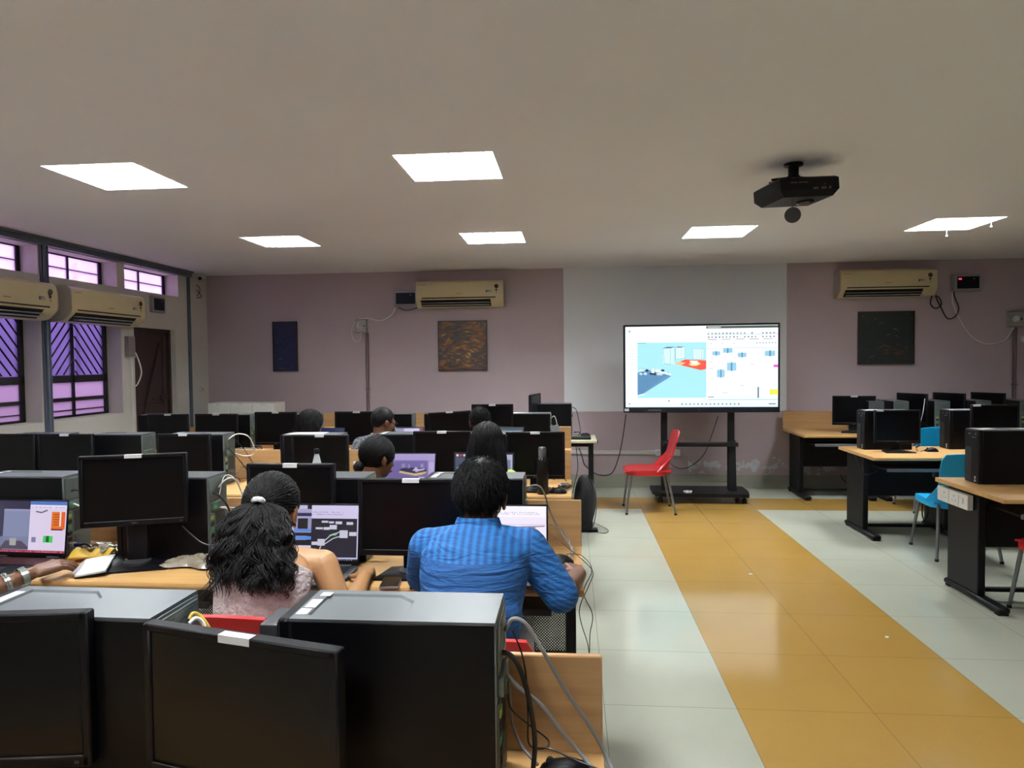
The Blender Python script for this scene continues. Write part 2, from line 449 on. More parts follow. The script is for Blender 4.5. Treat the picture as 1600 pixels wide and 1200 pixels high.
# ---- windows
iron = mat('black_window_iron', (26, 22, 30), .6, var=.2, scale=40)
def film_mat(name, tint, fr=.85):
    m = bpy.data.materials.new(name); m.use_nodes = True; N, L = nodes_of(m)
    N.remove(N['Principled BSDF']); out = N['Material Output']
    tc = N.new('ShaderNodeTexCoord'); no = N.new('ShaderNodeTexNoise'); no.inputs['Scale'].default_value = 3; no.inputs['Detail'].default_value = 6
    L.new(tc.outputs['Object'], no.inputs[0])
    c = mixc(N, L, no.outputs['Fac'], tuple(v*.85 for v in tint), tuple(min(1, v*1.1) for v in tint))
    t = N.new('ShaderNodeBsdfTransparent'); tr = N.new('ShaderNodeBsdfTranslucent'); g = N.new('ShaderNodeBsdfGlossy'); g.inputs['Roughness'].default_value = .15
    L.new(c, t.inputs[0]); L.new(c, tr.inputs[0])
    a = N.new('ShaderNodeMixShader'); a.inputs[0].default_value = fr; L.new(t.outputs[0], a.inputs[1]); L.new(tr.outputs[0], a.inputs[2])
    f = N.new('ShaderNodeMixShader'); f.inputs[0].default_value = .04; L.new(a.outputs[0], f.inputs[1]); L.new(g.outputs[0], f.inputs[2])
    L.new(f.outputs[0], out.inputs[0])
    return m
film_low = film_mat('violet_window_film_shaded', (.26, .20, .36), .55)  # darker tint stands for the shade outside behind the upper panes
film_mid = film_mat('pink_violet_window_film_lit', (.45, .34, .46), .75)  # lighter tint stands for the lit wall outside behind the lower panes
film_top = film_mat('pale_pink_window_film', (.62, .49, .66), .6)
XG = XL-.185
n = 0
for (a, c) in lowwin:
    n += 1; f = B(); zt = 1.47
    f.box((XG-.02, a, WZ0), (XG+.02, c, WZ0+.022)).box((XG-.02, a, WZ1-.03), (XG+.02, c, WZ1)).box((XG-.02, a, WZ0), (XG+.02, a+.05, WZ1)).box((XG-.02, c-.05, WZ0), (XG+.02, c, WZ1))
    mid = (a+c)/2
    f.box((XG-.02, mid-.014, WZ0), (XG+.02, mid+.014, WZ1)).box((XG-.02, a, zt-.035), (XG+.02, c, zt+.035)).box((XG-.02, a, 1.25), (XG+.02, c, 1.285)).box((XG-.012, a, 1.155), (XG+.012, c, 1.165))
    o = struct(f.obj('window_%d' % n, iron))
    # slanting bars, rising to the middle
    g = B()
    for side in (0, 1):
        y0, y1 = (a+.05, mid-.014) if side == 0 else (mid+.014, c-.05)
        for k in range(-5, 7):
            t0 = zt+.035+k*.115
            # line z = t0 + (dist from outer edge) ; clip to pane
            pts = []
            for q in range(41):
                yy = y0+(y1-y0)*q/40
                dd = (yy-y0) if side == 0 else (y1-yy)
                zz = t0+dd*1.15
                if zt+.035 < zz < WZ1-.03: pts.append((XG+.028, yy, zz))
            if len(pts) > 3: g.cyl(pts[0], pts[-1], .0075, n=6)
    g.obj('window_grille', iron, o)
    B().box((XG-.003, a+.04, zt), (XG+.003, c-.04, WZ1-.02)).obj('window_pane', film_low, o)
    B().box((XG-.003, a+.04, WZ0+.01), (XG+.003, c-.04, zt)).obj('window_pane', film_mid, o)
for (a, c) in clere:
    n += 1; f = B(); mid = (a+c)/2
    f.box((XG-.015, a, CZ0), (XG+.015, c, CZ0+.012)).box((XG-.015, a, CZ1-.012), (XG+.015, c, CZ1)).box((XG-.015, c-.045, CZ0), (XG+.015, c, CZ1)).box((XG-.015, a, CZ0), (XG+.015, a+.03, CZ1)).box((XG-.015, mid-.01, CZ0), (XG+.015, mid+.01, CZ1)).box((XG-.01, a, 2.548), (XG+.01, c, 2.556))
    o = struct(f.obj('window_%d' % n, iron))
    B().box((XG-.003, a+.02, CZ0+.01), (XG+.003, c-.03, CZ1-.01)).obj('window_pane', film_top, o)
# ---- outside, seen dimly through the films
outw = mat('outside_render', (200, 196, 205), .9); outd = mat('outside_shade', (70, 74, 104), .9)
struct(B().box((XL-6, YB-6, -1), (XL-TH-.02, D+8, -.2)).obj('ground', mat('outside_ground', (170, 165, 160), .9)))
struct(B().box((XL-2.6, YB-3, -.2), (XL-2.45, D+8, 1.45)).obj('wall_outside', outw))
o = thing('outside_railing', 'dark rail with short posts crossing behind the high windows', 'railing', (XL-1.2, 5, 0))
B().box((-.02, -3, 2.72), (.02, 9, 2.765)).obj('rail', outd, o)
for k in range(10): B().box((-.015, -2.6+k*.9, -.2), (.015, -2.56+k*.9, 2.84)).obj('post', outd, o)

# ---- door on the left wall
brown = mat('dark_brown_door', (58, 38, 36), .55, var=.15, scale=6)
o = struct(B().box((XL-.14, DOOR[0]+.03, .01), (XL-.10, DOOR[1]-.03, DOOR[2]-.03), .004)
           .box((XL-.10, DOOR[0]+.05, .05), (XL-.085, DOOR[0]+.13, DOOR[2]-.08), .003).box((XL-.10, DOOR[1]-.13, .05), (XL-.085, DOOR[1]-.05, DOOR[2]-.08), .003)
           .box((XL-.10, DOOR[0]+.13, 1.05), (XL-.085, DOOR[1]-.13, 1.13), .003).obj('door_1', brown))
B().cyl((XL-.08, DOOR[0]+.15, .75), (XL-.08, DOOR[1]-.2, 1.85), .02, n=4).obj('door_brace', brown, o)
B().cyl((XL-.08, DOOR[1]-.36, 1.21), (XL-.08, DOOR[1]-.03, 1.21), .008, n=8).box((XL-.085, DOOR[1]-.2, 1.18), (XL-.07, DOOR[1]-.14, 1.24)).obj('door_bolt', iron, o)
struct(B().box((XL-.16, DOOR[0], 0), (XL-.06, DOOR[0]+.035, DOOR[2])).box((XL-.16, DOOR[1]-.035, 0), (XL-.06, DOOR[1], DOOR[2])).box((XL-.16, DOOR[0], DOOR[2]-.035), (XL-.06, DOOR[1], DOOR[2])).obj('trim_5', brown))
struct(B().box((XL-TH-.02, DOOR[0]-.1, 0), (XL-TH, DOOR[1]+.1, DOOR[2]+.1)).obj('trim_6', brown))

# ------------------------------------------------------------------ ceiling lamps
lampwhite = mat('lamp_housing_white', (225, 226, 226), .35, k=1)
glow = bpy.data.materials.new('lamp_diffuser_light'); glow.use_nodes = True; N_, L_ = nodes_of(glow)
N_['Principled BSDF'].inputs['Emission Color'].default_value = (.93, .97, 1, 1); N_['Principled BSDF'].inputs['Emission Strength'].default_value = LAMP
where = {0: 'square ceiling light panel nearest the windows, lit through a white louvre', 1: 'large bright square ceiling panel at top centre of the view',
         2: 'far left ceiling panel with one dark unlit third', 3: 'small bright ceiling panel in the centre above the mauve wall and its painting',
         4: 'bright ceiling panel just left of the hanging projector', 5: 'bright ceiling panel at far right with two short pull fittings hanging'}
for i, (x, y) in enumerate(lamps):
    lab = where.get(i, 'unseen square ceiling light panel above and behind the viewer')
    t = thing('ceiling_light', lab, 'ceiling light', (x+LS/2, y+LS/2, H), group='square ceiling light panels')
    h = LS/2-.001
    B().box((-h, -h, 0), (-h+.012, h, .1)).box((h-.012, -h, 0), (h, h, .1)).box((-h, -h, 0), (h, -h+.012, .1)).box((-h, h-.012, 0), (h, h, .1)).box((-h, -h, .1), (h, h, .104)).obj('housing', lampwhite, t)
    x0 = -h+.014 if i != 2 else -h+.2
    B().box((x0, -h+.014, .075), (h-.014, h-.014, .09)).obj('diffuser', glow, t)
    g = B()
    for k in range(1, 9):
        q = -h+2*h*k/9; g.box((q-.0015, -h+.012, .004), (q+.0015, h-.012, .03))
        g.box((-h+.012, q-.0015, .004), (h-.012, q+.0015, .03))
    g.obj('louvre', lampwhite, t)
    if i == 5:
        for px in ((.20, -.2), (.05, .2)):
            B().cyl((px[0], px[1], -.06), (px[0], px[1], .02), .003, n=8).lathe((px[0], px[1], -.075), [(.002, 0), (.009, .006), (.009, .014), (.003, .02)], 12).obj('pull_fitting', white_pl, t)
# ------------------------------------------------------------------ desks
def rounded_top(b, x0, x1, y0, y1, z0, z1, m, r=.012):
    ring = lambda x: [(x, y1, z0), (x, y1, z1), (x, y0+r, z1), (x, y0+r*.3, z1-r*.3), (x, y0, z1-r), (x, y0, z0+r*.7), (x, y0+r*.4, z0)]
    b.loft([ring(x0), ring(x1)], m)
def left_desk(x0, x1, y0, label, depth=.60, panel=True, tray=True):
    cx = (x0+x1)/2; L = x1-x0; t = thing('computer_desk', label, 'desk', (cx, y0, 0), group='long beech desks on the left side')
    a, c = -L/2+.002, L/2-.002
    b = B(); rounded_top(b, a, c, 0, depth, .722, .75, None); b.obj('tabletop', wood, t)
    if panel: B().box((a, depth-.002, .60), (c, depth+.016, .962), .003).obj('back_panel', wood_panel, t)
    for s in (a+.03, c-.07):
        B().box((s, .10, .04), (s+.04, .145, .722), .004).box((s, depth-.10, .04), (s+.04, depth-.055, .722), .004).box((s, .10, .69), (s+.04, depth-.06, .722), .003).box((s-.005, .02, 0), (s+.045, depth-.03, .04), .006).obj('leg', blacksteel, t)
    m = B().box((a+.07, .36, .36), (c-.07, .364, .62)).obj('modesty_panel', perf, t)
    B().box((a+.07, .355, .615), (c-.07, .372, .64)).box((a+.07, .355, .345), (c-.07, .372, .362)).obj('rail', blacksteel, m)
    if tray: B().box((a+.10, .05, .635), (c-.12, .34, .648), .003).box((a+.10, .045, .63), (c-.12, .06, .66), .004).obj('keyboard_tray', dgrey, t)
    return t
rowy = [.86, 2.51, 4.27, 6.01]
for (x0, x1) in ((-1.30, .065), (-2.67, -1.304)):
    left_desk(x0, x1, rowy[0], 'beech desk nearest the viewer, %s' % ('its end panel beside the aisle' if x1 > 0 else 'under the leftmost near computer'))
for i, (x0, x1) in enumerate(((-1.31, .045), (-2.67, -1.314), (-4.03, -2.674))):
    left_desk(x0, x1, rowy[1], ['beech desk where the man in the blue shirt sits', 'beech desk carrying the tilted monitor and yellow pouch', 'beech desk by the window under the second row computers'][i])
for i, (x0, x1) in enumerate(((-1.37, 0.0), (-2.74, -1.374), (-4.11, -2.744))):
    left_desk(x0, x1, rowy[2], ['beech desk carrying the black steel water bottle', 'beech desk behind the woman with wavy hair, tangled cables on it', 'beech desk of the third row nearest the windows'][i])
for i, (x0, x1) in enumerate(((-1.38, 0.0), (-2.76, -1.384), (-4.14, -2.764))):
    left_desk(x0, x1, rowy[3], ['beech desk of the fourth row beside the aisle end', 'beech desk where the man in checked jacket sits', 'beech desk of the fourth row in front of the brown door'][i])
left_desk(-3.25, -1.82, 7.85, 'beech desk against the mauve wall, behind the checked jacket', tray=False)
left_desk(-4.70, -3.254, 7.85, 'beech desk in the far left corner under white cartons', tray=False)

def right_desk(x0, x1, y0, label, back=False):
    cx = (x0+x1)/2; L = x1-x0; t = thing('computer_desk', label, 'desk', (cx, y0, 0), group='beech desks with black slab legs on the right side')
    a, c, dp = -L/2+.002, L/2-.002, .77
    b = B(); rounded_top(b, a, c, 0, dp, .722, .75, None); b.obj('tabletop', wood, t)
    if back: B().box((a, dp+.002, .70), (c, dp+.02, .96), .003).obj('back_panel', wood_panel, t)
    for k, s in enumerate((a+.06, c-.10)):
        lg = B().box((s, .36, .05), (s+.05, .72, .722), .006).obj('leg', blacksteel, t)
        B().box((s-.012, .12, .012), (s+.062, .745, .05), .01).box((s-.005, .13, 0), (s+.055, .17, .014)).box((s-.005, .69, 0), (s+.055, .73, .014)).obj('foot', blacksteel, lg)
    B().box((a+.11, .50, .33), (c-.10, .516, .70), .002).obj('modesty_panel', blacksteel, t)
    B().box((a+.11, .40, .06), (c-.10, .44, .085), .004).obj('foot_bar', blacksteel, t)
    tr = B().box((a+.14, .06, .625), (c-.14, .40, .638), .002).obj('keyboard_tray', black, t)
    B().box((a+.13, .045, .618), (c-.13, .062, .650), .005).obj('tray_edge', mgrey, tr)
    return t
W_ = .87
for r, (y0, nm) in enumerate(((4.26, 'front right'), (6.01, 'middle right'), (7.73, 'back right'))):
    for k in range({0: 2, 1: 3, 2: 4}[r]):
        x0 = 2.555+k*W_
        lab = [['beech desk at the right edge with white socket block on its leg', 'beech desk partly cut by the right picture edge'],
               ['beech desk under the monitor beside the aisle, blue chair before it', 'beech desk under the second black tower of the middle right row', 'beech desk at the far right of the middle right row'],
               ['beech desk against the back wall right of the large display', 'beech desk second from the large display along the back wall', 'beech desk third from the large display along the back wall', 'beech desk at the back wall right corner, below the socket']][r][k]
        right_desk(x0, x0+W_, y0, lab, back=(r == 2))
# white socket block screwed to the nearest right desk
t = thing('socket_block', 'white twin socket block fixed on black desk leg at right', 'socket', (2.606, 4.85, .642))
B().box((-.032, -.185, -.05), (.0055, .185, .05), .004).obj('box', white_pl, t)
for yy in (.09, -.03):
    B().box((-.0345, yy-.055, -.04), (-.032, yy+.055, .04), .001).obj('face_plate', white_pl, t)
    B().cyl((-.0352, yy, .018), (-.034, yy, .018), .005, n=10).cyl((-.0352, yy-.018, -.012), (-.034, yy-.018, -.012), .0035, n=10).cyl((-.0352, yy+.018, -.012), (-.034, yy+.018, -.012), .0035, n=10).obj('socket_holes', slot_dark, t)
B().box((-.0375, -.14, -.012), (-.032, -.115, .02), .001).obj('switch', white_pl, t)

# white table by the back wall
t = thing('side_table', 'cream topped table with black square legs beside the aisle', 'table', (-.37, 7.5, 0))
B().box((-.64, -.29, .725), (.64, .29, .755), .006).obj('tabletop', mat('cream_laminate', (222, 216, 182), .4), t)
for sx in (-.61, .56):
    for sy in (-.23, .19): B().box((sx, sy, 0), (sx+.045, sy+.04, .725), .004).obj('leg', blacksteel, t)
B().box((-.6, -.21, .68), (.58, -.19, .725)).box((-.6, .2, .68), (.58, .22, .725)).obj('apron', blacksteel, t)
B().box((.638, -.275, .727), (.65, -.245, .753), .004).obj('edge_cap', black, t)

# ------------------------------------------------------------------ monitor (faces -y)
def make_monitor(name='computer_monitor', w_=.40, h=.31, zt=.39, tag_=True):
    t = thing(name, '', 'monitor'); z0 = zt-h
    B().loft([[(-.13, -.09, 0), (.13, -.09, 0), (.10, .07, 0), (-.10, .07, 0)], [(-.13, -.09, .008), (.13, -.09, .008), (.10, .07, .008), (-.10, .07, .008)], [(-.05, -.02, .018), (.05, -.02, .018), (.05, .05, .018), (-.05, .05, .018)]]).obj('stand_base', black, t)
    nk = B().box((-.04, .008, .012), (.04, .038, z0+.12), .006).obj('neck', black, t)
    B().lathe((0, .0, .0), [(.052, .009), (.052, .0205), (.047, .0215)], 24).obj('stand_ring', dgrey, nk)
    f = B()
    fw = .016
    f.box((-w_/2, -.022, z0), (-w_/2+fw, .006, zt), .003).box((w_/2-fw, -.022, z0), (w_/2, .006, zt), .003).box((-w_/2+.003, -.022, zt-fw), (w_/2-.003, .006, zt), .003).box((-w_/2+.003, -.022, z0), (w_/2-.003, .006, z0+.024), .003)
    f.loft([[(-w_/2+.004, .004, z0+.004), (w_/2-.004, .004, z0+.004), (w_/2-.004, .004, zt-.004), (-w_/2+.004, .004, zt-.004)],
            [(-w_/2+.012, .014, z0+.012), (w_/2-.012, .014, z0+.012), (w_/2-.012, .014, zt-.012), (-w_/2+.012, .014, zt-.012)],
            [(-.12, .032, z0+.06), (.12, .032, z0+.06), (.12, .032, zt-.06), (-.12, .032, zt-.06)]])
    fr = f.obj('frame', black, t)
    B().box((-w_/2+fw, -.0175, z0+.024), (w_/2-fw, -.012, zt-fw)).obj('screen', screen_off, t)
    B().box((-w_/2+fw, -.0225, z0+.0235), (w_/2-fw, -.0215, z0+.0250)).obj('trim_line', mgrey, t)
    if tag_:
        B().box((-.032, -.0232, zt-.0145), (.032, -.0222, zt+.0004)).box((-.032, -.0232, zt+.0003), (.032, -.004, zt+.001)).obj('paper_label', paper, t)
    text_obj('brand_mark', 'DELL', .011, mgrey, t, (0, -.0222, z0+.012), (R(90), 0, 0), .0002)
    B().box((w_/2-.03, -.0228, z0+.008), (w_/2-.022, -.0215, z0+.014)).obj('power_button', dgrey, t)
    return t
mon = make_monitor()
used = [False]
def put_monitor(x, y, label, rz=0, s=1.0, z=.75, notag=False, tilt=0, tx=0):
    first = not used[0]; used[0] = True
    r = mon if first else dup(mon, (0, 0, 0), skip=('paper_label',) if notag else ())
    r.location = (x, y, z+.0005); r.rotation_euler = (0, tilt, rz); r.scale = (s if isinstance(s, tuple) else (s, s, s))
    r['label'] = label; r['group'] = 'black computer monitors'
    if tx:
        for c in ALLKIDS(r):
            if c.name.split('.')[0] == 'paper_label': c.location.x = tx
    return r
# ------------------------------------------------------------------ tower (front -x, rear +x)
def make_tower(front_detail=True):
    t = thing('computer_tower', '', 'computer tower')
    hx, hy, hz = .21, .0825, .36
    b = B(); b.box((-hx+.025, -hy, 0), (hx-.004, hy, hz-.006), .002)
    b.obj('case', black_case, t)
    # top cover with a shallow tray ending in a slanted step
    b = B(); zt, zr = hz, hz-.0045
    out = [(-hx+.02, -hy), (hx-.002, -hy), (hx-.002, hy), (-hx+.02, hy)]
    tray = [(-hx+.05, -hy+.022), (-.005, -hy+.022), (.03, -.025), (.03, .025), (-.005, hy-.022), (-hx+.05, hy-.022)]
    ins = [(x*.97-.003, y*.93) for x, y in tray]
    bm = b.bm
    o_ = [bm.verts.new((x, y, zt)) for x, y in out]; i_ = [bm.verts.new((x, y, zt)) for x, y in tray]; k_ = [bm.verts.new((x, y, zr)) for x, y in ins]
    u_ = [bm.verts.new((x, y, hz-.006)) for x, y in out]
    for q in ((0, 1, 'A'),): pass
    bm.faces.new((o_[0], o_[1], i_[2], i_[1], i_[0])); bm.faces.new((o_[1], o_[2], i_[3], i_[2])); bm.faces.new((o_[2], o_[3], i_[5], i_[4], i_[3])); bm.faces.new((o_[3], o_[0], i_[0], i_[5]))
    for k in range(6): bm.faces.new((i_[k], i_[(k+1) % 6], k_[(k+1) % 6], k_[k]))
    bm.faces.new(k_)
    for k in range(4): bm.faces.new((o_[k], u_[k], u_[(k+1) % 4], o_[(k+1) % 4]))
    bm.faces.new(u_[::-1])
    b.obj('top_cover', mat('charcoal_top_sheen', (92, 98, 102), .33, spec=.7, bump=.05, bscale=900), t)  # base colour raised to carry the ceiling's grey reflection
    # front bezel
    fp = B().box((-hx-.004, -hy-.001, 0), (-hx+.026, hy+.001, hz), .006).obj('front_panel', black, t)
    B().box((-hx-.006, -hy+.004, .245), (-hx-.003, hy-.004, .35), .001).obj('drive_bay', dgrey if False else black, fp)
    B().box((-hx-.0055, .0, .012), (-hx-.003, hy-.012, .235), .001).obj('grille', mat('hexagon_grille', (34, 34, 37), .6, var=.5, scale=240), fp)
    B().cyl((-hx-.009, .035, .12), (-hx-.005, .035, .12), .009, n=16).obj('emblem', dgrey, fp)
    B().box((-hx-.0075, -.055, .325), (-hx-.005, -.04, .338), .001).box((-hx-.0075, .01, .325), (-hx-.005, .035, .332), .001).box((-hx-.0075, -.05, .305), (-hx-.005, .0, .309)).obj('buttons', mgrey, fp)
    B().box((-hx-.0065, -.05, .03), (-hx-.003, -.036, .048)).box((-hx-.0065, -.05, .012), (-hx-.003, -.034, .024)).obj('stickers', paper, fp)
    # rear
    rp = B().box((hx-.004, -hy+.001, .002), (hx, hy-.001, hz-.008), .001).obj('rear_panel', steel, t)
    b = B().box((hx, -hy+.012, .252), (hx+.003, hy-.008, .345), .001)
    for k in range(10): b.box((hx+.003, -.028, .256+k*.0085), (hx+.0036, .055, .2612+k*.0085), m=slot_dark)
    b.lathe((hx+.0032, .013, .298), [(.040, 0), (.040, .001), (.030, .001), (.030, 0)], 24, m=slot_dark, axis='x')
    b.box((hx+.003, -.066, .27), (hx+.0045, -.036, .30), m=slot_dark)
    b.mats = [steel, slot_dark]; 
    for f in b.bm.faces: pass
    b.obj('power_supply', None, rp)
    b = B().box((hx, -.065, .21), (hx+.012, .03, .245), .001, m=steel)
    b.box((hx+.012, -.055, .217), (hx+.0135, -.03, .238), m=green_pl)
    b.obj('connector_block', None, rp)
    b = B().box((hx, -.03, .10), (hx+.002, .062, .20), m=steel)
    for k in range(12): b.box((hx+.002, -.024, .104+k*.0078), (hx+.0028, .056, .1088+k*.0078), m=slot_dark)
    b.obj('fan_grille', None, rp)
    b = B().box((hx, -.072, .03), (hx+.003, -.036, .20), m=mgrey)
    for k, mm in enumerate((blue_pl, slot_dark, slot_dark, green_pl, slot_dark, lime_pl)): b.box((hx+.003, -.066, .04+k*.026), (hx+.006, -.042, .057+k*.026), m=mm)
    b.obj('port_panel', None, rp)
    b = B()
    for k in range(4): b.box((hx, -.02, .012+k*.02), (hx+.003, .07, .026+k*.02), m=steel)
    b.obj('slot_covers', None, rp)
    b = B().box((hx, -.064, .040), (hx+.022, -.034, .058), .003, m=cream_pl).box((hx+.022, -.060, .042), (hx+.05, -.038, .056), .003, m=blue_pl)
    b.tube([(hx+.05, -.049, .049), (hx+.075, -.045, .05), (hx+.085, -.03, .03), (hx+.07, .0, .012)], .0045, m=cable_black)
    b.obj('video_plug', None, rp)
    return t
tow = make_tower(); usedt = [False]
def put_tower(x, y, label, rz=0, z=.75, s=1.0):
    first = not usedt[0]; usedt[0] = True
    r = tow if first else dup(tow, (0, 0, 0))
    r.location = (x, y, z+.0005); r.rotation_euler = (0, 0, rz); r.scale = (s, s, s); r['label'] = label; r['group'] = 'black desktop computer towers'
    return r

# ------------------------------------------------------------------ row by row
# nearest row
t0 = put_tower(-.353, 1.335, 'large black computer tower nearest the viewer, white stickers on top')
t1 = put_tower(-1.02, 1.322, 'black computer tower at lower left, tray in its top', rz=R(-1))
t1b = put_tower(-1.70, 1.33, 'black computer tower outside the left picture edge, nearest row')
for tt, offs in ((t0, ((-.175, -.045, .05, .03), (-.172, .0, .045, .045), (-.165, .055, .05, .02))), (t1, ((-.175, .0, .03, .09),))):
    for (ox, oy, a, c) in offs:
        s_ = B().box((-.011, -c/2, 0), (.011, c/2, .0006)).obj('sticker', paper, tt); s_.location = (ox, oy, .3602)
m_ = put_monitor(-.60, 1.18, 'large dark monitor nearest the viewer, turned slightly, pinkish label on top', rz=R(-14), s=(1.07, 1, .925))
m_ = put_monitor(-1.135, 1.205, 'dark monitor cut by the left picture edge, nearest row', rz=R(8), s=(1.05, 1, .97), notag=False, tx=-.10)
# black box standing behind the nearest monitor
t = thing('speaker', 'small black box speaker with pale edge strip behind nearest monitor', 'speaker', (-.597, 1.335, .75))
B().box((-.024, -.05, 0), (.024, .05, .335), .008, seg=2).obj('case', dgrey, t)
B().box((.0225, -.045, .01), (.0262, .045, .328), .001).obj('edge_strip', vane, t)
# second row
put_tower(-.41, 2.905, 'black computer tower behind the blue shirted man\'s laptop')
put_tower(-1.085, 2.905, 'black computer tower between the two monitors before the seated pair')
put_tower(-1.78, 2.895, 'black computer tower right of the tilted monitor, grey ports visible', rz=R(0))
put_tower(-2.45, 2.90, 'black computer tower behind the laptop with red glow')
put_monitor(-.635, 2.665, 'dark monitor directly left of the man in blue shirt', s=(1.07, 1, .99))
put_monitor(-1.175, 2.775, 'dark monitor just above the ponytailed woman\'s laptop', s=(.95, 1, 1.10))
m_ = put_monitor(-1.83, 2.71, 'dark monitor on raised stand, tilted, left of the wavy haired woman', rz=R(19), s=(1.03, 1.0, .96), z=.75)
for ch_ in ALLKIDS(m_):
    if ch_.name.split('.')[0] in ('frame', 'screen', 'paper_label', 'trim_line', 'brand_mark', 'power_button'): ch_.location.z += .105
    if ch_.name.split('.')[0] == 'neck': ch_.scale.z = 1.3
# third row
put_tower(-.62, 4.645, 'black tower behind the long straight haired person, third row')
put_tower(-1.12, 4.645, 'black tower behind the lilac lit laptop')
put_tower(-1.78, 4.60, 'black tower with papers on top, behind the white glass bottle', z=.75)
put_tower(-2.63, 4.64, 'black tower with tangled grey cables at its back, third row')
put_tower(-3.23, 4.64, 'black tower between two monitors, third row left')
put_tower(-3.82, 4.64, 'black tower beside the window post, third row far left')
put_monitor(-.235, 4.45, 'dark monitor behind the black steel water bottle', s=(.965, 1, .99))
put_monitor(-.855, 4.47, 'dark monitor between lilac screen and straight haired person', s=(.97, 1, 1.0))
put_monitor(-1.67, 4.42, 'dark monitor behind the small white glass bottle', s=(.97, 1, .95))
put_monitor(-2.64, 4.45, 'dark purplish monitor left of the tangled cables, third row', s=(.955, 1, .965))
put_monitor(-3.50, 4.45, 'dark monitor with label below the window post', s=(1.02, 1, .965))
put_monitor(-3.93, 4.46, 'dark monitor at the left edge below the violet window', s=(1.0, 1, .965), notag=True)
# fourth row
put_tower(-.40, 6.42, 'low black tower right of the tallest monitor, fourth row')
put_tower(-1.17, 6.42, 'black tower peeking out left of the slanted monitor, fourth row')
put_tower(-1.71, 6.42, 'black tower right of the checked jacket man, grey back showing')
put_tower(-2.63, 6.42, 'black tower behind the loose haired person, fourth row')
put_tower(-3.30, 6.42, 'black tower with grey back left of the cables, fourth row')
put_tower(-4.02, 6.42, 'black tower before the brown door')
put_monitor(-.725, 6.27, 'tallest dark monitor on raised stand, right of curly haired person', s=(.97, 1, 1.165))
m_ = put_monitor(-1.10, 6.25, 'dark monitor with slanted top edge behind the curly haired person', s=(1.0, 1, .96), tilt=R(-3.5), z=.765)
put_monitor(-2.00, 6.24, 'dark monitor behind the checked jacket man', s=(1.05, 1, 1.01))
put_monitor(-2.78, 6.23, 'dark monitor left of the loose haired person', s=(1.02, 1, 1.01))
put_monitor(-3.37, 6.24, 'dark monitor below the white cartons', s=(1.05, 1, .965))
put_monitor(-3.86, 6.25, 'dark monitor in front of the brown door', s=(1.02, 1, .96))
# on the cream table
put_tower(-.21, 7.62, 'large black tower on the cream table by the back wall', z=.755, s=1.03)
m_ = put_monitor(-.40, 7.45, 'monitor on the cream table seen edge on, leaning back', rz=R(78), z=.755, s=(1.0, 1, 1.24), tilt=0, notag=True)
# right side, front row
put_tower(2.905, 4.835, 'large black tower on the nearest right desk, papers on top', s=1.0)
t = thing('loose_paper', 'white paper lying on the nearest right tower', 'paper', (2.78, 4.84, 1.1115), R(20))
B().box((-.05, -.035, 0), (.05, .035, .001)).obj('sheet', paper, t)
tag(B().box((-.04, -.03, 0), (.04, .03, .001)).obj('paper_slip', paper, None, (3.02, 4.83, 1.1115)), 'small white slip on the nearest right tower, right of the paper', 'paper')
# right side, middle row
put_tower(2.90, 6.60, 'black tower beside the aisle on the middle right desk')
put_tower(3.66, 6.63, 'black tower right of the mouse, middle right row')
put_monitor(2.905, 6.37, 'dark monitor beside the aisle with label at its top left corner', s=(.99, 1, .97), tx=-.155)
put_monitor(3.70, 6.32, 'dark monitor right of the blue chair back, middle right row', s=(1.0, 1, 1.09), tx=-.155)
put_tower(4.45, 6.63, 'black tower in the middle right row at the picture edge')
# right side, back row : towers show their grey power supplies
for k, x in enumerate((3.39, 3.655, 4.09)):
    put_tower(x, 8.12, ['tower with grey power supply facing out, first from the back left monitor', 'tower with grey power supply facing out, second from the back left monitor', 'tower with grey power supply facing out, third from the back left monitor'][k], rz=R(-90))
put_monitor(3.19, 8.02, 'dark monitor at the left end of the back right desks', rz=R(-10), s=(1.12, 1, 1.07))
for k, (x, y) in enumerate(((3.88, 8.13), (4.30, 8.17), (4.72, 8.17))):
    put_monitor(x, y, ['dark monitor turned nearly edge on, left of three similar ones', 'dark monitor turned nearly edge on, middle of three similar ones', 'dark monitor turned nearly edge on, right of three similar ones'][k], rz=R(-66), s=(.98, 1, 1.12), notag=True)
for k, x in enumerate((4.52, 4.98, 5.45)):
    put_tower(x, 8.12, ['black tower between two edge on monitors at back right', 'black tower below the wall socket at back right', 'black tower at the far right end of the back wall desks'][k], rz=R(-90))
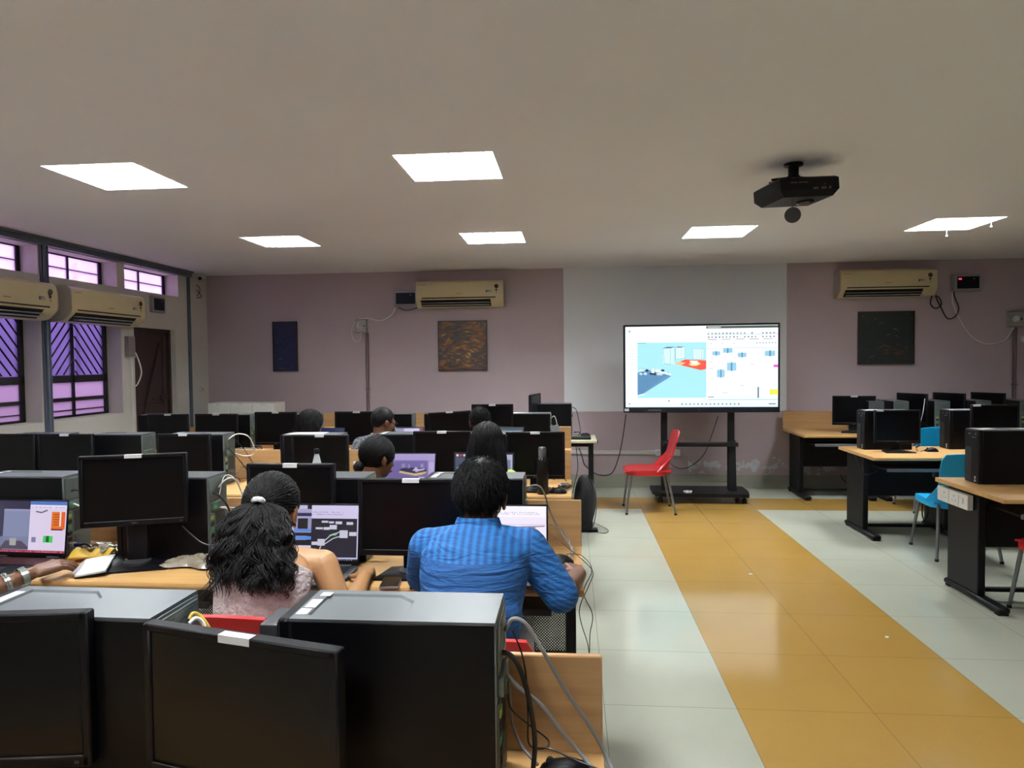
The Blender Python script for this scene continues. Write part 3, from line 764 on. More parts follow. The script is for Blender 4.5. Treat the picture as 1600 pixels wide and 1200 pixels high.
# ------------------------------------------------------------------ chairs (sitter faces +y)
def make_chair(m, name='plastic_chair'):
    t = thing(name, '', 'chair')
    def seat(u, v):
        x = (u-.5)*2; y = -.2+.42*v
        wd = .215*(1-.10*v**2)-.02*max(0, v-.85)/.15
        return (x*wd, y, .452-.012*(1-x*x)*math.sin(PI*min(1, v*1.05))-.022*max(0, v-.82)/.18)
    B().surf(seat, 12, 12, .014).obj('seat', m, t)
    def skirt(u, v):
        a = u*2*PI
        ex = max(-1, min(1, 1.18*math.cos(a))); ey = max(-1, min(1, 1.18*math.sin(a)))
        return (ex*.207, .005+ey*.20, .45-.045*v)
    B().surf(skirt, 32, 2, .008).obj('seat_rim', m, t)
    def back(u, v):
        x = (u-.5)*2
        wd = .218-.038*min(1, v*3.0)**1.2+.012*math.sin(PI*min(1, max(0, (v-.3)/.7))) - (.014*max(0, v-.92)/.08)
        z = .445+.41*v-(.012*x*x if v > .9 else 0)
        wing = .10*abs(x)**3*max(0, 1-v*2.6)
        return (x*wd, -.185-.105*v**1.05+wing+.018*x*x, z)
    B().surf(back, 14, 16, .013).obj('backrest', m, t)
    for sx in (-1, 1):
        for sy, dy in ((.16, .05), (-.16, -.075)):
            lg = B().cyl((sx*.165, sy, .438), (sx*.205, sy+dy, .012), .0125, .0105, n=12).obj('leg', legmetal, t)
            B().cyl((sx*.2052, sy+dy, 0), (sx*.2052, sy+dy, .02), .013, n=12).obj('foot_cap', rubber, lg)
    return t
redc = make_chair(red_pl); redc['label'] = 'red plastic chair standing alone before the large display'; redc['group'] = 'red plastic chairs'
redc.location = (.80, 7.30, 0); redc.scale = (1.06, 1.12, 1); redc.rotation_euler = (0, 0, R(90)); 
def red(x, y, label, rz=0): return dup(redc, (x, y, 0), rz, label, 'red plastic chairs')
red(-.30, 2.12, 'red plastic chair under the man in blue shirt')
red(-1.03, 2.10, 'red plastic chair under the woman with wavy hair').scale = (1.06, 1.06, 1.055)
red(-2.50, 2.10, 'red plastic chair under the person at the left edge')
red(-1.20, 3.88, 'red plastic chair under the person with low tied hair')
red(-.55, 3.90, 'red plastic chair under the straight haired person')
red(-1.66, 5.62, 'red plastic chair under the man in checked jacket')
red(-.80, 5.62, 'red plastic chair under the curly haired person')
red(-2.34, 5.62, 'red plastic chair under the loose haired person')
red(2.985, 4.31, 'red plastic chair at the right picture edge')
bluec = make_chair(blue_chair, 'plastic_chair'); bluec['label'] = 'bright blue plastic chair behind the nearest right desk'; bluec['group'] = 'blue plastic chairs'
bluec.location = (3.09, 5.79, 0); bluec.rotation_euler = (0, 0, R(-5)); bluec.scale = (1.12, 1.12, 1.0)
dup(bluec, (3.70, 7.50, 0), 0, 'blue plastic chair seen beyond the middle right desk', 'blue plastic chairs', scale=(1, 1, 1.04))
# ------------------------------------------------------------------ laptops
def make_laptop(name, label, loc, rz, content, w_=.345, lid=.225, ang=105, keys_red=False, s=1.0):
    t = thing(name, label, 'laptop', (loc[0], loc[1], loc[2]+.0015), rz)    # origin: middle of the hinge, base extends to -y
    B().box((-w_/2, -.235, 0), (w_/2, .004, .016), .004, seg=2).obj('base', dgrey if not keys_red else black, t)
    b = B()
    km = mat('laptop_keys', (22, 22, 25), .5)
    for r in range(5):
        for c in range(14): b.box((-w_/2+.024+c*(w_-.048)/14, -.035-r*.019, .016), (-w_/2+.024+(c+.86)*(w_-.048)/14, -.019-r*.019, .0178))
    b.obj('keyboard', mat('red_lit_keys', (70, 30, 34), .5) if keys_red else km, t)
    B().box((-.05, -.215, .0158), (.05, -.145, .0166)).obj('touchpad', mgrey if not keys_red else dgrey, t)
    B().cyl((-w_/2+.03, .006, .014), (-w_/2+.09, .006, .014), .006, n=10).cyl((w_/2-.09, .006, .014), (w_/2-.03, .006, .014), .006, n=10).obj('hinge', dgrey, t)
    M = Matrix.Translation((0, .006, .016)) @ Matrix.Rotation(R(90-ang), 4, 'X')
    l = B().box((-w_/2, -.0005, 0), (w_/2, .006, lid+.025), .003).obj('lid', black, t); l.matrix_local = M
    sc = paint(content, w_-.014, lid, (0, -.0006, .018), l, 'screen_image', s=s)
    if keys_red:
        B().box((-w_/2+.006, -.2385, .001), (w_/2-.006, -.2352, .011)).box((w_/2+.0001, -.232, .001), (w_/2+.0030, .0, .011)).obj('light_strip', em((255, 26, 46), 4.0), t)
        b = B(); b.lathe((-.03, -.20, .0166), [(.02, 0), (.02, .0004)], 20, m=mgrey).lathe((.05, -.205, .0168), [(.018, 0), (.018, .0004)], 20, m=mat('teal_sticker', (90, 150, 140), .5)).lathe((-.02, -.222, .0168), [(.012, 0), (.012, .0004)], 20, m=mgrey)
        b.obj('stickers', None, t)
    return t
def ticks(x0, x1, y, n, w_=.004, h=.008, col=(60, 60, 80), rnd=random.Random(3)):
    out = []
    for k in range(n):
        x = x0+(x1-x0)*k/n+rnd.uniform(-.002, .002)
        if rnd.random() < .85: out.append(('r', x, y, x+w_*rnd.uniform(.6, 1.4), y+h*rnd.uniform(.6, 1.2), col))
    return out
lav = (214, 206, 240)
c_woman = [('r', 0, 0, 1, 1, (30, 32, 44)), ('r', .0, .06, .30, 1, (196, 190, 224)), ('r', .12, .72, .36, .93, (170, 165, 205)), ('r', .12, .80, .36, .86, (50, 48, 80)), ('r', .12, .50, .36, .76, (150, 150, 190)), ('r', .17, .57, .31, .76, (26, 24, 32)),
           ('r', .12, .52, .36, .565, (86, 140, 232)), ('r', .12, .44, .36, .50, (26, 26, 40)), ('r', .12, .375, .36, .435, (86, 140, 232)), ('r', .12, .27, .36, .37, (24, 24, 36)), ('r', .10, .08, .36, .27, (216, 210, 240)),
           ('r', .36, .76, 1, 1, lav), ('r', .36, .05, .985, .76, (32, 30, 46)), ('r', .985, .05, 1, 1, lav), ('r', .0, .02, 1, .06, (190, 190, 225)), ('r', 0, 0, 1, .03, (20, 22, 34))]
for (x, y, w1, h1) in ((.50, .685, .09, .035), (.60, .675, .07, .035), (.69, .66, .09, .05), (.84, .65, .09, .05), (.42, .565, .10, .035), (.53, .555, .08, .05), (.61, .565, .10, .08), (.75, .41, .11, .14), (.88, .45, .10, .07), (.45, .27, .10, .12), (.37, .28, .08, .06)):
    c_woman.append(('r', x, y, x+w1, y+h1, (205, 203, 222)))
c_woman += [('p', [(.60, .46), (.68, .50), (.73, .50), (.70, .45)], (90, 180, 110)), ('l', [(.55, .36), (.62, .45), (.75, .52)], .002, (200, 200, 210)), ('l', [(.55, .30), (.66, .40), (.75, .44)], .002, (200, 200, 210)), ('l', [(.50, .27), (.46, .12)], .002, (200, 200, 210)), ('r', .36, .07, .50, .13, (160, 130, 205)), ('r', .49, .07, .58, .13, (230, 40, 80))]
c_woman += ticks(.38, .80, .87, 26, .008, .014)+ticks(.38, .80, .83, 26, .008, .014)+ticks(.1, .95, .008, 26, .01, .016, (190, 200, 230))
c_man = [('r', 0, 0, 1, 1, (238, 230, 246)), ('r', 0, 0, .30, 1, (60, 50, 90)), ('r', .02, .05, .28, .60, (40, 36, 60)), ('r', .30, .80, 1, 1, (246, 242, 252)), ('r', .32, .665, .99, .67, (160, 150, 180)), ('r', 0, 0, 1, .035, (60, 54, 80)),
         ('l', [(.45, .44), (.62, .62), (.98, .64)], .0025, (150, 140, 160)), ('l', [(.30, .42), (.55, .28), (.75, .18)], .0025, (170, 140, 160)), ('l', [(.70, .20), (.98, .36)], .0025, (150, 110, 150)), ('r', .62, .60, .86, .62, (120, 120, 140)), ('r', .72, .47, .86, .485, (120, 120, 140)), ('l', [(.45, .62), (.45, .46)], .002, (170, 160, 190)), ('r', .82, .10, .97, .13, (235, 170, 200))]
c_man += ticks(.34, .92, .88, 24, .01, .013, (110, 100, 130))+ticks(.34, .92, .85, 24, .01, .013, (110, 100, 130))+ticks(.02, .28, .75, 8, .02, .1, (150, 140, 190))
c_left = [('r', 0, 0, 1, 1, (226, 214, 240)), ('r', 0, .04, .50, .97, (132, 140, 176)), ('r', 0, .80, .50, 1, (46, 42, 74)), ('r', 0, .04, .14, .90, (56, 52, 84)), ('r', .14, .80, .50, .84, (150, 150, 190)), ('r', .10, .06, .50, .30, (122, 128, 160)), ('p', [(.10, .06), (.18, .22), (.40, .22), (.50, .10), (.50, .06)], (76, 70, 92)), ('r', .24, .13, .33, .27, (170, 168, 168)),
          ('r', .50, .93, 1, 1, (80, 120, 200)), ('r', .50, .86, 1, .93, (236, 228, 248)), ('r', .80, .46, .985, .80, (240, 120, 40)), ('r', .91, .52, .93, .80, (250, 240, 240)), ('r', .93, .46, .985, .80, (236, 104, 44)), ('r', .80, .44, .96, .47, (120, 30, 50)), ('r', .70, .20, .83, .33, (70, 210, 90)), ('r', .74, .21, .78, .33, (30, 90, 60)), ('r', .54, .20, .60, .30, (130, 130, 170)), ('l', [(.58, .80), (.66, .78), (.74, .83)], .003, (110, 100, 130)), ('r', 0, 0, 1, .045, (160, 40, 70))]
c_left += ticks(.52, .99, .875, 26, .01, .015, (110, 100, 140))+ticks(.02, .98, .008, 30, .014, .022, (235, 150, 170))+[('l', [(.83, .55+.05*k), (.91, .55+.05*k)], .002, (150, 70, 30)) for k in range(5)]
c_lil = [('r', 0, 0, 1, 1, (150, 134, 196)), ('r', 0, .78, 1, 1, (176, 160, 214)), ('r', 0, .76, .86, .80, (126, 110, 176)), ('r', 0, .02, .86, .76, (116, 102, 166)), ('p', [(.28, .50), (.50, .42), (.72, .38), (.84, .48), (.82, .56), (.50, .58), (.34, .56)], (52, 44, 84)), ('p', [(.28, .42), (.62, .33), (.74, .36), (.84, .42), (.82, .46), (.60, .40), (.30, .48)], (214, 186, 130)),
         ('p', [(.55, .48), (.62, .60), (.70, .50)], (200, 190, 226)), ('p', [(.62, .44), (.80, .52), (.80, .56), (.60, .50)], (200, 190, 226)), ('r', .33, .58, .40, .70, (150, 140, 190)), ('r', .46, .56, .50, .68, (150, 140, 190)), ('r', .72, .58, .77, .70, (160, 150, 200)), ('r', .68, .20, .80, .30, (186, 176, 222)), ('r', .88, .05, .99, .76, (190, 176, 224))]
c_dark = [('r', 0, 0, 1, 1, (30, 30, 44)), ('r', .02, .10, .2, .88, (60, 70, 100)), ('r', .05, .25, .16, .6, (120, 150, 200)), ('r', .82, .1, .98, .95, (180, 180, 205)), ('r', .03, .9, .07, .96, (230, 230, 230)), ('r', .09, .9, .13, .96, (210, 60, 60)), ('r', .15, .9, .19, .96, (220, 220, 230)), ('r', .86, .2, .95, .8, (120, 130, 160))]+ticks(.03, .18, .2, 8, .01, .5, (120, 130, 170))
c_pale = [('r', 0, 0, 1, 1, (200, 196, 226)), ('r', 0, .5, .45, .96, (150, 150, 176)), ('r', .45, .6, .9, .96, (214, 206, 244)), ('r', .9, .6, 1, .96, (120, 60, 90)), ('r', 0, .96, 1, 1, (70, 66, 90))]+ticks(.03, .42, .7, 22, .012, .1, (90, 90, 120))
c_blue = [('r', 0, 0, 1, 1, (30, 44, 90)), ('r', 0, .5, .12, 1, (190, 196, 230)), ('r', .2, .6, .8, .72, (90, 110, 170)), ('r', .15, .8, .9, .9, (20, 24, 50))]
c_teal = [('r', 0, 0, 1, 1, (60, 74, 90)), ('r', .35, .1, .95, .85, (140, 176, 200)), ('r', 0, .9, 1, 1, (30, 40, 50))]
make_laptop('laptop', 'open laptop with dark node diagram beside the wavy haired woman', (-1.035, 2.705, .75), 0, c_woman, w_=.325, lid=.225, ang=98, s=.9)
make_laptop('laptop', 'open laptop with white diagram before the man in blue shirt', (-.262, 2.735, .75), 0, c_man, w_=.33, lid=.222, ang=97, s=1.05)
make_laptop('laptop', 'gaming laptop with red glowing edge at the left picture edge', (-2.375, 2.76, .75), R(-3), c_left, w_=.37, lid=.222, ang=97, keys_red=True, s=.9)
make_laptop('laptop', 'open laptop with lilac lit screen before the low tied haired person', (-1.06, 4.36, .75), 0, c_lil, w_=.345, lid=.215, ang=103, s=.85)
make_laptop('laptop', 'open laptop almost hidden behind the straight long hair', (-.565, 4.33, .75), 0, c_dark, w_=.40, lid=.225, ang=100, s=.9)
make_laptop('laptop', 'open laptop with pale screen right of the checked jacket man', (-1.53, 6.15, .75), 0, c_pale, w_=.34, lid=.215, ang=103, s=.9)
make_laptop('laptop', 'open laptop with grey blue screen right of the curly haired person', (-.60, 6.14, .75), 0, c_teal, w_=.34, lid=.215, ang=103, s=.9)
make_laptop('laptop', 'open laptop with dark blue screen right of the loose haired person', (-2.27, 6.12, .75), 0, c_blue, w_=.34, lid=.21, ang=103, s=.9)
# thin lid leaning against the tower in the fourth row
t = thing('tablet', 'thin grey tablet leaning upright on the desk end panel', 'tablet', (-.095, 6.30, .75), R(70))
B().box((-.10, 0, 0), (.10, .008, .26), .003, M=Matrix.Rotation(R(-14), 4, 'X')).obj('body', mgrey, t)

# ------------------------------------------------------------------ interactive display on its wheeled stand
TVW, TVH = 1.715, .995
t = thing('wheeled_stand', 'black wheeled floor stand with shelf under the large display', 'display stand', (1.445, 7.90, 0), R(-1.5))
for sx in (-.385, .36):
    B().box((sx-.035, -.01, .10), (sx+.035, .05, 1.55), .005).obj('column', blacksteel, t)
B().prism([(-.075, .10), (.05, .10), (.05, .64), (-.01, .68), (-.02, .64)], 'x', .325, .405, None).obj('column_cover', blacksteel, t)
B().prism([(-.075, .10), (.05, .10), (.05, .64), (-.01, .68), (-.02, .64)], 'x', -.42, -.34, None).obj('column_cover', blacksteel, t)
B().box((-.40, -.10, .615), (.42, -.012, .66), .006).obj('shelf', blacksteel, t)
B().prism([(-.53, -.10), (-.44, -.27), (.50, -.27), (.53, -.10), (.53, .22), (-.53, .22)], 'z', .075, .115, None).obj('base', blacksteel, t)
for sx in (-.45, .46):
    for sy in (-.20, .15):
        c_ = B().box((sx-.012, sy-.012, .045), (sx+.012, sy+.012, .08)).obj('caster', black, t)
        B().cyl((sx-.022, sy, .028), (sx-.006, sy, .028), .028, n=16).cyl((sx+.006, sy, .028), (sx+.022, sy, .028), .028, n=16).obj('wheel', rubber, c_)
t = thing('star_ornament', 'small white star lying on the display stand base', 'ornament', (1.29, 7.70, .1165))
b = B(); star = [(math.sin(2*PI*k/10)*(.05 if k % 2 == 0 else .022), math.cos(2*PI*k/10)*(.05 if k % 2 == 0 else .022)) for k in range(10)]
b.prism(star, 'z', 0, .02); b.obj('star', white_pl, t)
t = thing('interactive_display', 'large lit interactive display before the white wall panel', 'display', (1.455, 7.84, 1.0), R(-1.2))
navy = mat('display_frame_navy', (18, 22, 38), .3)
B().box((-TVW/2, -.03, 0), (TVW/2, .04, TVH), .006).obj('frame', navy, t)
B().box((-TVW/2+.004, -.036, .004), (TVW/2-.004, -.029, .056), .002).obj('chin', navy, t)
text_obj('brand_mark', '•••', .016, paper, t, (-.02, -.0365, .03), (R(90), 0, 0))
b = B()
for k in range(7): b.box((-TVW/2+.10+k*.025, -.0368, .026), (-TVW/2+.106+k*.025, -.036, .032))
b.box((-TVW/2+.27, -.0368, .02), (-TVW/2+.42, -.036, .036)).box((.40, -.0368, .026), (.41, -.036, .034)).box((.56, -.0368, .026), (.57, -.036, .034)).obj('front_buttons', mgrey, t)
B().box((-TVW/2+.008, -.0372, .018), (-TVW/2+.06, -.036, .046)).obj('sticker', paper, t)
wht = (244, 252, 255); cy = (166, 226, 238)
tv = [('r', 0, 0, 1, 1, wht), ('r', .08, .115, .535, .80, cy), ('r', .0, .0, 1, .055, (226, 244, 250)), ('r', .535, .965, 1, .995, (70, 84, 76)), ('r', .545, .972, .63, .985, (190, 200, 190)), ('r', .535, .72, 1, .724, (120, 190, 220)), ('r', .535, .88, 1, .90, (214, 226, 232))]
# boxes and red plane in the model view
tv += [('p', [(.25, .72), (.25, .545), (.30, .535), (.325, .53), (.325, .745)], (206, 240, 248)), ('l', [(.25, .73), (.26, .54), (.30, .53), (.30, .73), (.25, .73)], .0012, (60, 80, 90)), ('l', [(.30, .73), (.33, .745), (.33, .56)], .001, (60, 80, 90)), ('p', [(.25, .73), (.30, .73), (.33, .745), (.28, .748)], (90, 120, 140)),
       ('p', [(.333, .735), (.335, .60), (.37, .595), (.395, .61), (.395, .745)], (214, 244, 250)), ('l', [(.333, .735), (.335, .60), (.37, .595), (.37, .735)], .001, (60, 80, 90)), ('l', [(.395, .745), (.395, .61), (.37, .595)], .001, (60, 80, 90)), ('p', [(.333, .735), (.37, .735), (.395, .745), (.35, .75)], (90, 120, 140)),
       ('p', [(.445, .72), (.447, .595), (.515, .59), (.52, .60), (.52, .72)], (206, 240, 248)), ('l', [(.445, .72), (.447, .595), (.505, .585), (.505, .715), (.445, .72)], .001, (60, 80, 90)), ('l', [(.505, .715), (.52, .722), (.52, .60), (.505, .585)], .001, (60, 80, 90)),
       ('p', [(.325, .54), (.40, .59), (.535, .575), (.535, .47), (.50, .455)], (240, 90, 70)), ('p', [(.325, .54), (.36, .565), (.40, .545), (.37, .52)], (255, 190, 130)), ('p', [(.42, .53), (.44, .55), (.48, .555), (.50, .535), (.47, .51), (.44, .51)], (255, 225, 150)), ('p', [(.425, .56), (.43, .575), (.48, .57), (.478, .54), (.45, .535)], (250, 252, 250))]
rr = random.Random(5)
tv += [('p', [(.08, .15), (.08, .43), (.16, .46), (.245, .42), (.305, .385), (.12, .17)], (96, 148, 190)), ('p', [(.08, .15), (.12, .17), (.135, .155), (.09, .135)], (220, 240, 246))]
for k in range(16):
    x, y = .085+rr.random()*.15, .40+rr.random()*.06; tv.append(('p', [(x, y), (x+.015, y+.02), (x+.03, y+.005), (x+.02, y-.015)], (210, 234, 244) if k % 3 else (30, 50, 70)))
for k in range(15):
    y = .17+k*.017; x1 = .12+(y-.17)*.75; tv.append(('l', [(.085, y+.01*rr.random()), ((.085+x1)/2, y+.012), (min(x1, .29), y+.02)], .0011, (24, 50, 80)))
for k in range(6): tv.append(('p', [(.17+k*.022, .455-k*.008), (.18+k*.022, .48-k*.012), (.195+k*.022, .47-k*.012), (.19+k*.022, .44-k*.01)], (240, 250, 250)))
tv += [('l', [(.09, .49), (.14, .48), (.19, .455)], .0012, (220, 120, 120))]
# tool bars
for row, y in enumerate((.90, .855)):
    for k in range(19):
        if rr.random() < .9:
            x = .545+k*.0235; tv.append(('r', x, y-.005, x+.008+.004*rr.random(), y+.012, (110, 130, 140) if k < 18 else (200, 90, 170)))
for k in range(5): tv.append(('r', .545+k*.09, .828, .605+k*.09, .834, (90, 100, 110)))
for k in range(3): tv.append(('r', .56+.075*k, .775, .57+.075*k, .783, (150, 160, 170)))
for k in range(7): tv.append(('r', .86+.02*k, .775, .868+.02*k, .788, (110, 140, 150)))
for k in range(22): tv.append(('r', .04+.022*k, .93-.0*k, .05+.022*k, .936, (215, 228, 232)))
for k in range(12): tv.append(('r', .25+.022*k, .825, .258+.022*k, .833, (190, 205, 212)))
for r_ in range(6):
    for c_ in range(4): tv.append(('r', .012+c_*.017, .66-r_*.035, .017+c_*.017, .668-r_*.035, (120, 140, 150) if (r_+c_) % 3 else (210, 160, 160)))
for (x, y, w1, h1) in ((.575, .645, .05, .03), (.645, .675, .06, .035), (.74, .62, .055, .035), (.915, .63, .065, .045), (.67, .455, .06, .08), (.605, .375, .05, .075)):
    tv.append(('r', x, y-.01, x+w1, y+h1+.01, (150, 206, 232))); tv.append(('r', x+w1*.42, y-.014, x+w1*.58, y+h1+.014, (96, 140, 170)))
    for q in range(3): tv.append(('l', [(x-.004, y+h1*(q+.5)/3), (x+w1+.004, y+h1*(q+.5)/3)], .0008, (90, 130, 160)))
tv += [('l', [(.73, .29), (.85, .43), (.99, .60)], .0009, (130, 150, 160)), ('l', [(.79, .65), (.86, .67), (.915, .66)], .0009, (130, 160, 170)), ('l', [(.73, .50), (.80, .55), (.85, .62), (.91, .64)], .0007, (170, 190, 200)), ('r', .555, .555, .58, .56, (140, 150, 155)), ('r', .555, .475, .58, .48, (140, 150, 155)), ('r', .82, .515, .85, .52, (150, 160, 165)), ('r', .97, .485, 1, .515, (235, 80, 200)),
       ('l', [(.56, .235), (.78, .235), (.83, .225)], .0007, (130, 150, 160)), ('l', [(.58, .115), (.74, .155), (.83, .20)], .0008, (130, 150, 160)), ('l', [(.60, .115), (.74, .135), (.83, .15)], .0008, (130, 150, 160)), ('r', .64, .17, .675, .176, (140, 150, 155)), ('r', .755, .262, .78, .268, (140, 150, 155)), ('r', .83, .115, .90, .24, (232, 246, 250)), ('l', [(.83, .115), (.83, .235), (.90, .235), (.90, .115)], .0007, (150, 170, 180)), ('r', .868, .11, .876, .245, (60, 80, 100)), ('l', [(.90, .19), (.95, .19)], .0008, (130, 150, 160)), ('r', .945, .15, 1, .215, (226, 232, 90)), ('r', .54, .085, 1, .095, (150, 210, 236)), ('r', .545, .12, .585, .13, (110, 120, 130))]
for k in range(15):
    x = .37+k*.0265; tv.append(('r', x, .028, x+.010, .046, [(90, 120, 160), (70, 160, 150), (120, 120, 120), (60, 180, 120)][k % 4]))
tv += [('r', .94, .03, .985, .045, (120, 150, 160)), ('r', .02, .035, .03, .05, (90, 160, 140)), ('r', .285, .07, .293, .085, (20, 20, 20)), ('r', .02, .93, .035, .955, (120, 190, 210)), ('r', .08, .79, .14, .80, (70, 190, 200))]
paint(tv, TVW-.044, TVH-.084, (0, -.0302, .062), t, s=1.2)

# ------------------------------------------------------------------ split air conditioners (back at y=0, facing -y)
def make_ac():
    t = thing('air_conditioner', '', 'air conditioner')
    prof = [(0, 0), (0, .335), (-.10, .335), (-.165, .328), (-.195, .305), (-.205, .26), (-.208, .12), (-.200, .09), (-.19, .075), (-.12, .012), (-.06, 0)]
    B().prism(prof, 'x', -.545, .545).obj('body', cream_ac, t)
    B().prism([(y*1.01-.001, z*1.004) for y, z in prof], 'x', -.553, -.545).obj('end_cap', beige_side, t)
    B().prism([(y*1.01-.001, z*1.004) for y, z in prof], 'x', .545, .553).obj('end_cap', beige_side, t)
    B().box((-.475, -.2105, .105), (.455, -.207, .118), .001).obj('display_slot', slot_dark, t)
    B().prism([(-.192, .082), (-.200, .088), (-.205, .084), (-.13, .008), (-.12, .012)], 'x', -.49, .39).obj('air_outlet', slot_dark, t)
    B().box((-.485, -.19, -.004), (.385, -.135, .004), .002, M=Matrix.Translation((0, -.012, .052)) @ Matrix.Rotation(R(0), 4, 'X')).box((-.48, -.225, .018), (.38, -.168, .025), .001).obj('louvre', vane, t)
    b = B()
    b.box((.335, -.2092, .17), (.41, -.2082, .20), m=mat('pale_sticker', (190, 190, 200), .5)).box((.335, -.2098, .172), (.347, -.209, .198), m=slot_dark).box((.352, -.2098, .188), (.38, -.209, .194), m=slot_dark)
    dk = mat('sticker_print', (70, 60, 50), .5)
    b.lathe((.465, -.2085, .245), [(.026, 0), (.026, -.0008), (.012, -.0009), (.012, 0)], 20, m=dk, axis='y')
    b.box((.452, -.2092, .19), (.475, -.2082, .212), m=dk).box((.458, -.2092, .165), (.463, -.2082, .182), m=dk).box((.469, -.2092, .155), (.473, -.2082, .176), m=dk)
    b.obj('stickers', None, t)
    b = B()
    for k in range(7): b.box((-.04+k*.011, -.2092, .158), (-.032+k*.011, -.2084, .166))
    for k in range(9): b.box((-.505+k*.010, -.2085, .272), (-.498+k*.010, -.2070, .278))
    b.obj('brand_mark', mat('brown_print', (150, 125, 85), .5), t)
    return t
ac = make_ac()
ac['label'] = 'cream air conditioner on back wall above the brown and gold painting'; ac['group'] = 'cream split air conditioners'
ac.location = (-1.375, D, 2.285)
dup(ac, (3.745, D, 2.315), 0, 'cream air conditioner on back wall above the dark painting', 'cream split air conditioners')
dup(ac, (XL, 6.47, 2.005), R(90), 'cream air conditioner on window wall nearer the brown door', 'cream split air conditioners')
dup(ac, (XL, 5.20, 2.005), R(90), 'cream air conditioner on window wall cut by left picture edge', 'cream split air conditioners')
def stabiliser(label, loc, rz=0, led=False):
    t = thing('voltage_stabiliser', label, 'voltage stabiliser', loc, rz, 'white framed stabiliser boxes')
    B().box((-.155, -.085, 0), (.155, 0, .20), .008).obj('case', mat('pale_grey_case', (168, 166, 172), .5), t)
    B().box((-.125, -.0875, .03), (.125, -.084, .172), .002).obj('front_window', mat('navy_window', (18, 24, 44), .5, spec=.2), t)
    if led: B().box((-.11, -.0885, .135), (-.075, -.087, .152)).obj('red_display', em((255, 60, 90), 2), t)
    B().box((.06, -.0885, .14), (.07, -.087, .15)).obj('indicator', white_pl, t)
    return t
stabiliser('pale framed dark box left of the central air conditioner', (-2.085, D, 2.31))
stabiliser('pale framed box with small red display at upper right wall', (4.70, D, 2.375), led=True)
stabiliser('small pale framed dark box above the brown door', (XL, 7.53, 2.20), R(90)).scale = (.8, .5, .95)
def wall_socket(label, loc, rz=0, s=1.0):
    t = thing('wall_socket', label, 'socket', loc, rz, 'grey wall sockets'); t.scale = (s, s, s)
    B().box((-.072, -.055, -.085), (.072, 0, .085), .006).obj('box', mat('socket_grey', (176, 174, 166), .5), t)
    B().box((-.065, -.06, -.078), (.065, -.054, .078), .003).obj('face_plate', mat('socket_face', (192, 190, 184), .45), t)
    pl = B().lathe((-.015, -.06, .005), [(.036, 0), (.036, -.02), (.03, -.025)], 20, axis='y').obj('plug', white_pl, t)
    B().lathe((-.015, -.085, .005), [(.018, 0), (.014, -.03), (.008, -.035)], 16, axis='y').obj('plug_grip', white_pl, pl)
    B().box((.04, -.064, -.01), (.052, -.058, .012)).obj('switch', slot_dark, t)
    return t
wall_socket('grey wall socket with plug, above the pipe right of the blue painting', (-2.68, D, 2.07))
wall_socket('grey wall socket with plug at the right picture edge', (5.26, D, 2.035), s=1.1)
tag(B().lathe((5.385, D, 1.80), [(.045, 0), (.045, -.02), (.04, -.028), (.001, -.03)], 20, axis='y').obj('junction_cover', white_pl), 'round white cover on back wall below the right socket', 'junction box')
pipe_m = mat('mauve_painted_pipe', (140, 118, 122), .55)
for x, z1, lab in ((-2.617, 1.985, 'mauve painted pipes running down from the left wall socket'), (5.275, 1.94, 'thin painted pipe below the right wall socket')):
    b = B(); b.cyl((x-.014, D-.012, .16), (x-.014, D-.012, z1), .010, n=10).cyl((x+.014, D-.012, .16), (x+.014, D-.012, z1), .010, n=10)
    for z in (.7, 1.26): b.box((x-.03, D-.024, z-.01), (x+.03, D, z+.01))
    tag(b.obj('conduit', pipe_m), lab, 'pipe')
t = thing('cable_trunking', 'white horizontal cable trunking low on the back wall', 'trunking', (.55, D, .44))
B().box((-1.6, -.025, -.024), (.50, 0, .024), .003).obj('duct', white_pl, t)
B().box((.50, -.04, -.04), (.80, 0, .035), .004).obj('socket_box', white_pl, t)
# door side: small box and switch
t = thing('junction_box', 'small grey box with hanging cable between window and door', 'junction box', (XL, 7.0, 1.80), R(90))
B().box((-.05, -.05, -.11), (.06, 0, .11), .004).obj('box', mat('old_grey', (150, 142, 140), .6), t)
B().box((.063, -.03, -.12), (.09, 0, .10), .003).obj('conduit_top', white_pl, t)
tag(B().box((XL, 7.03, 0.16), (XL+.018, 7.055, 1.69)).obj('conduit', white_pl), 'thin white pipe running down beside the brown door', 'pipe')
t = thing('light_switch', 'small white switch on the left wall near the corner', 'switch', (XL, 8.47, 1.28), R(90))
B().box((-.045, -.012, -.045), (.045, 0, .045), .002).obj('plate', leftpaint, t); B().box((-.012, -.016, -.015), (.012, -.012, .015)).obj('rocker', cream_pl, t)
t = thing('security_camera', 'tiny white box fitting at the ceiling corner above the pipe', 'camera', (XL+.06, 8.42, H))
B().box((-.04, -.05, -.05), (.04, .05, 0), .01).obj('case', white_pl, t); B().cyl((0, -.02, -.05), (.0, -.045, -.068), .02, n=14).obj('lens', black, t)

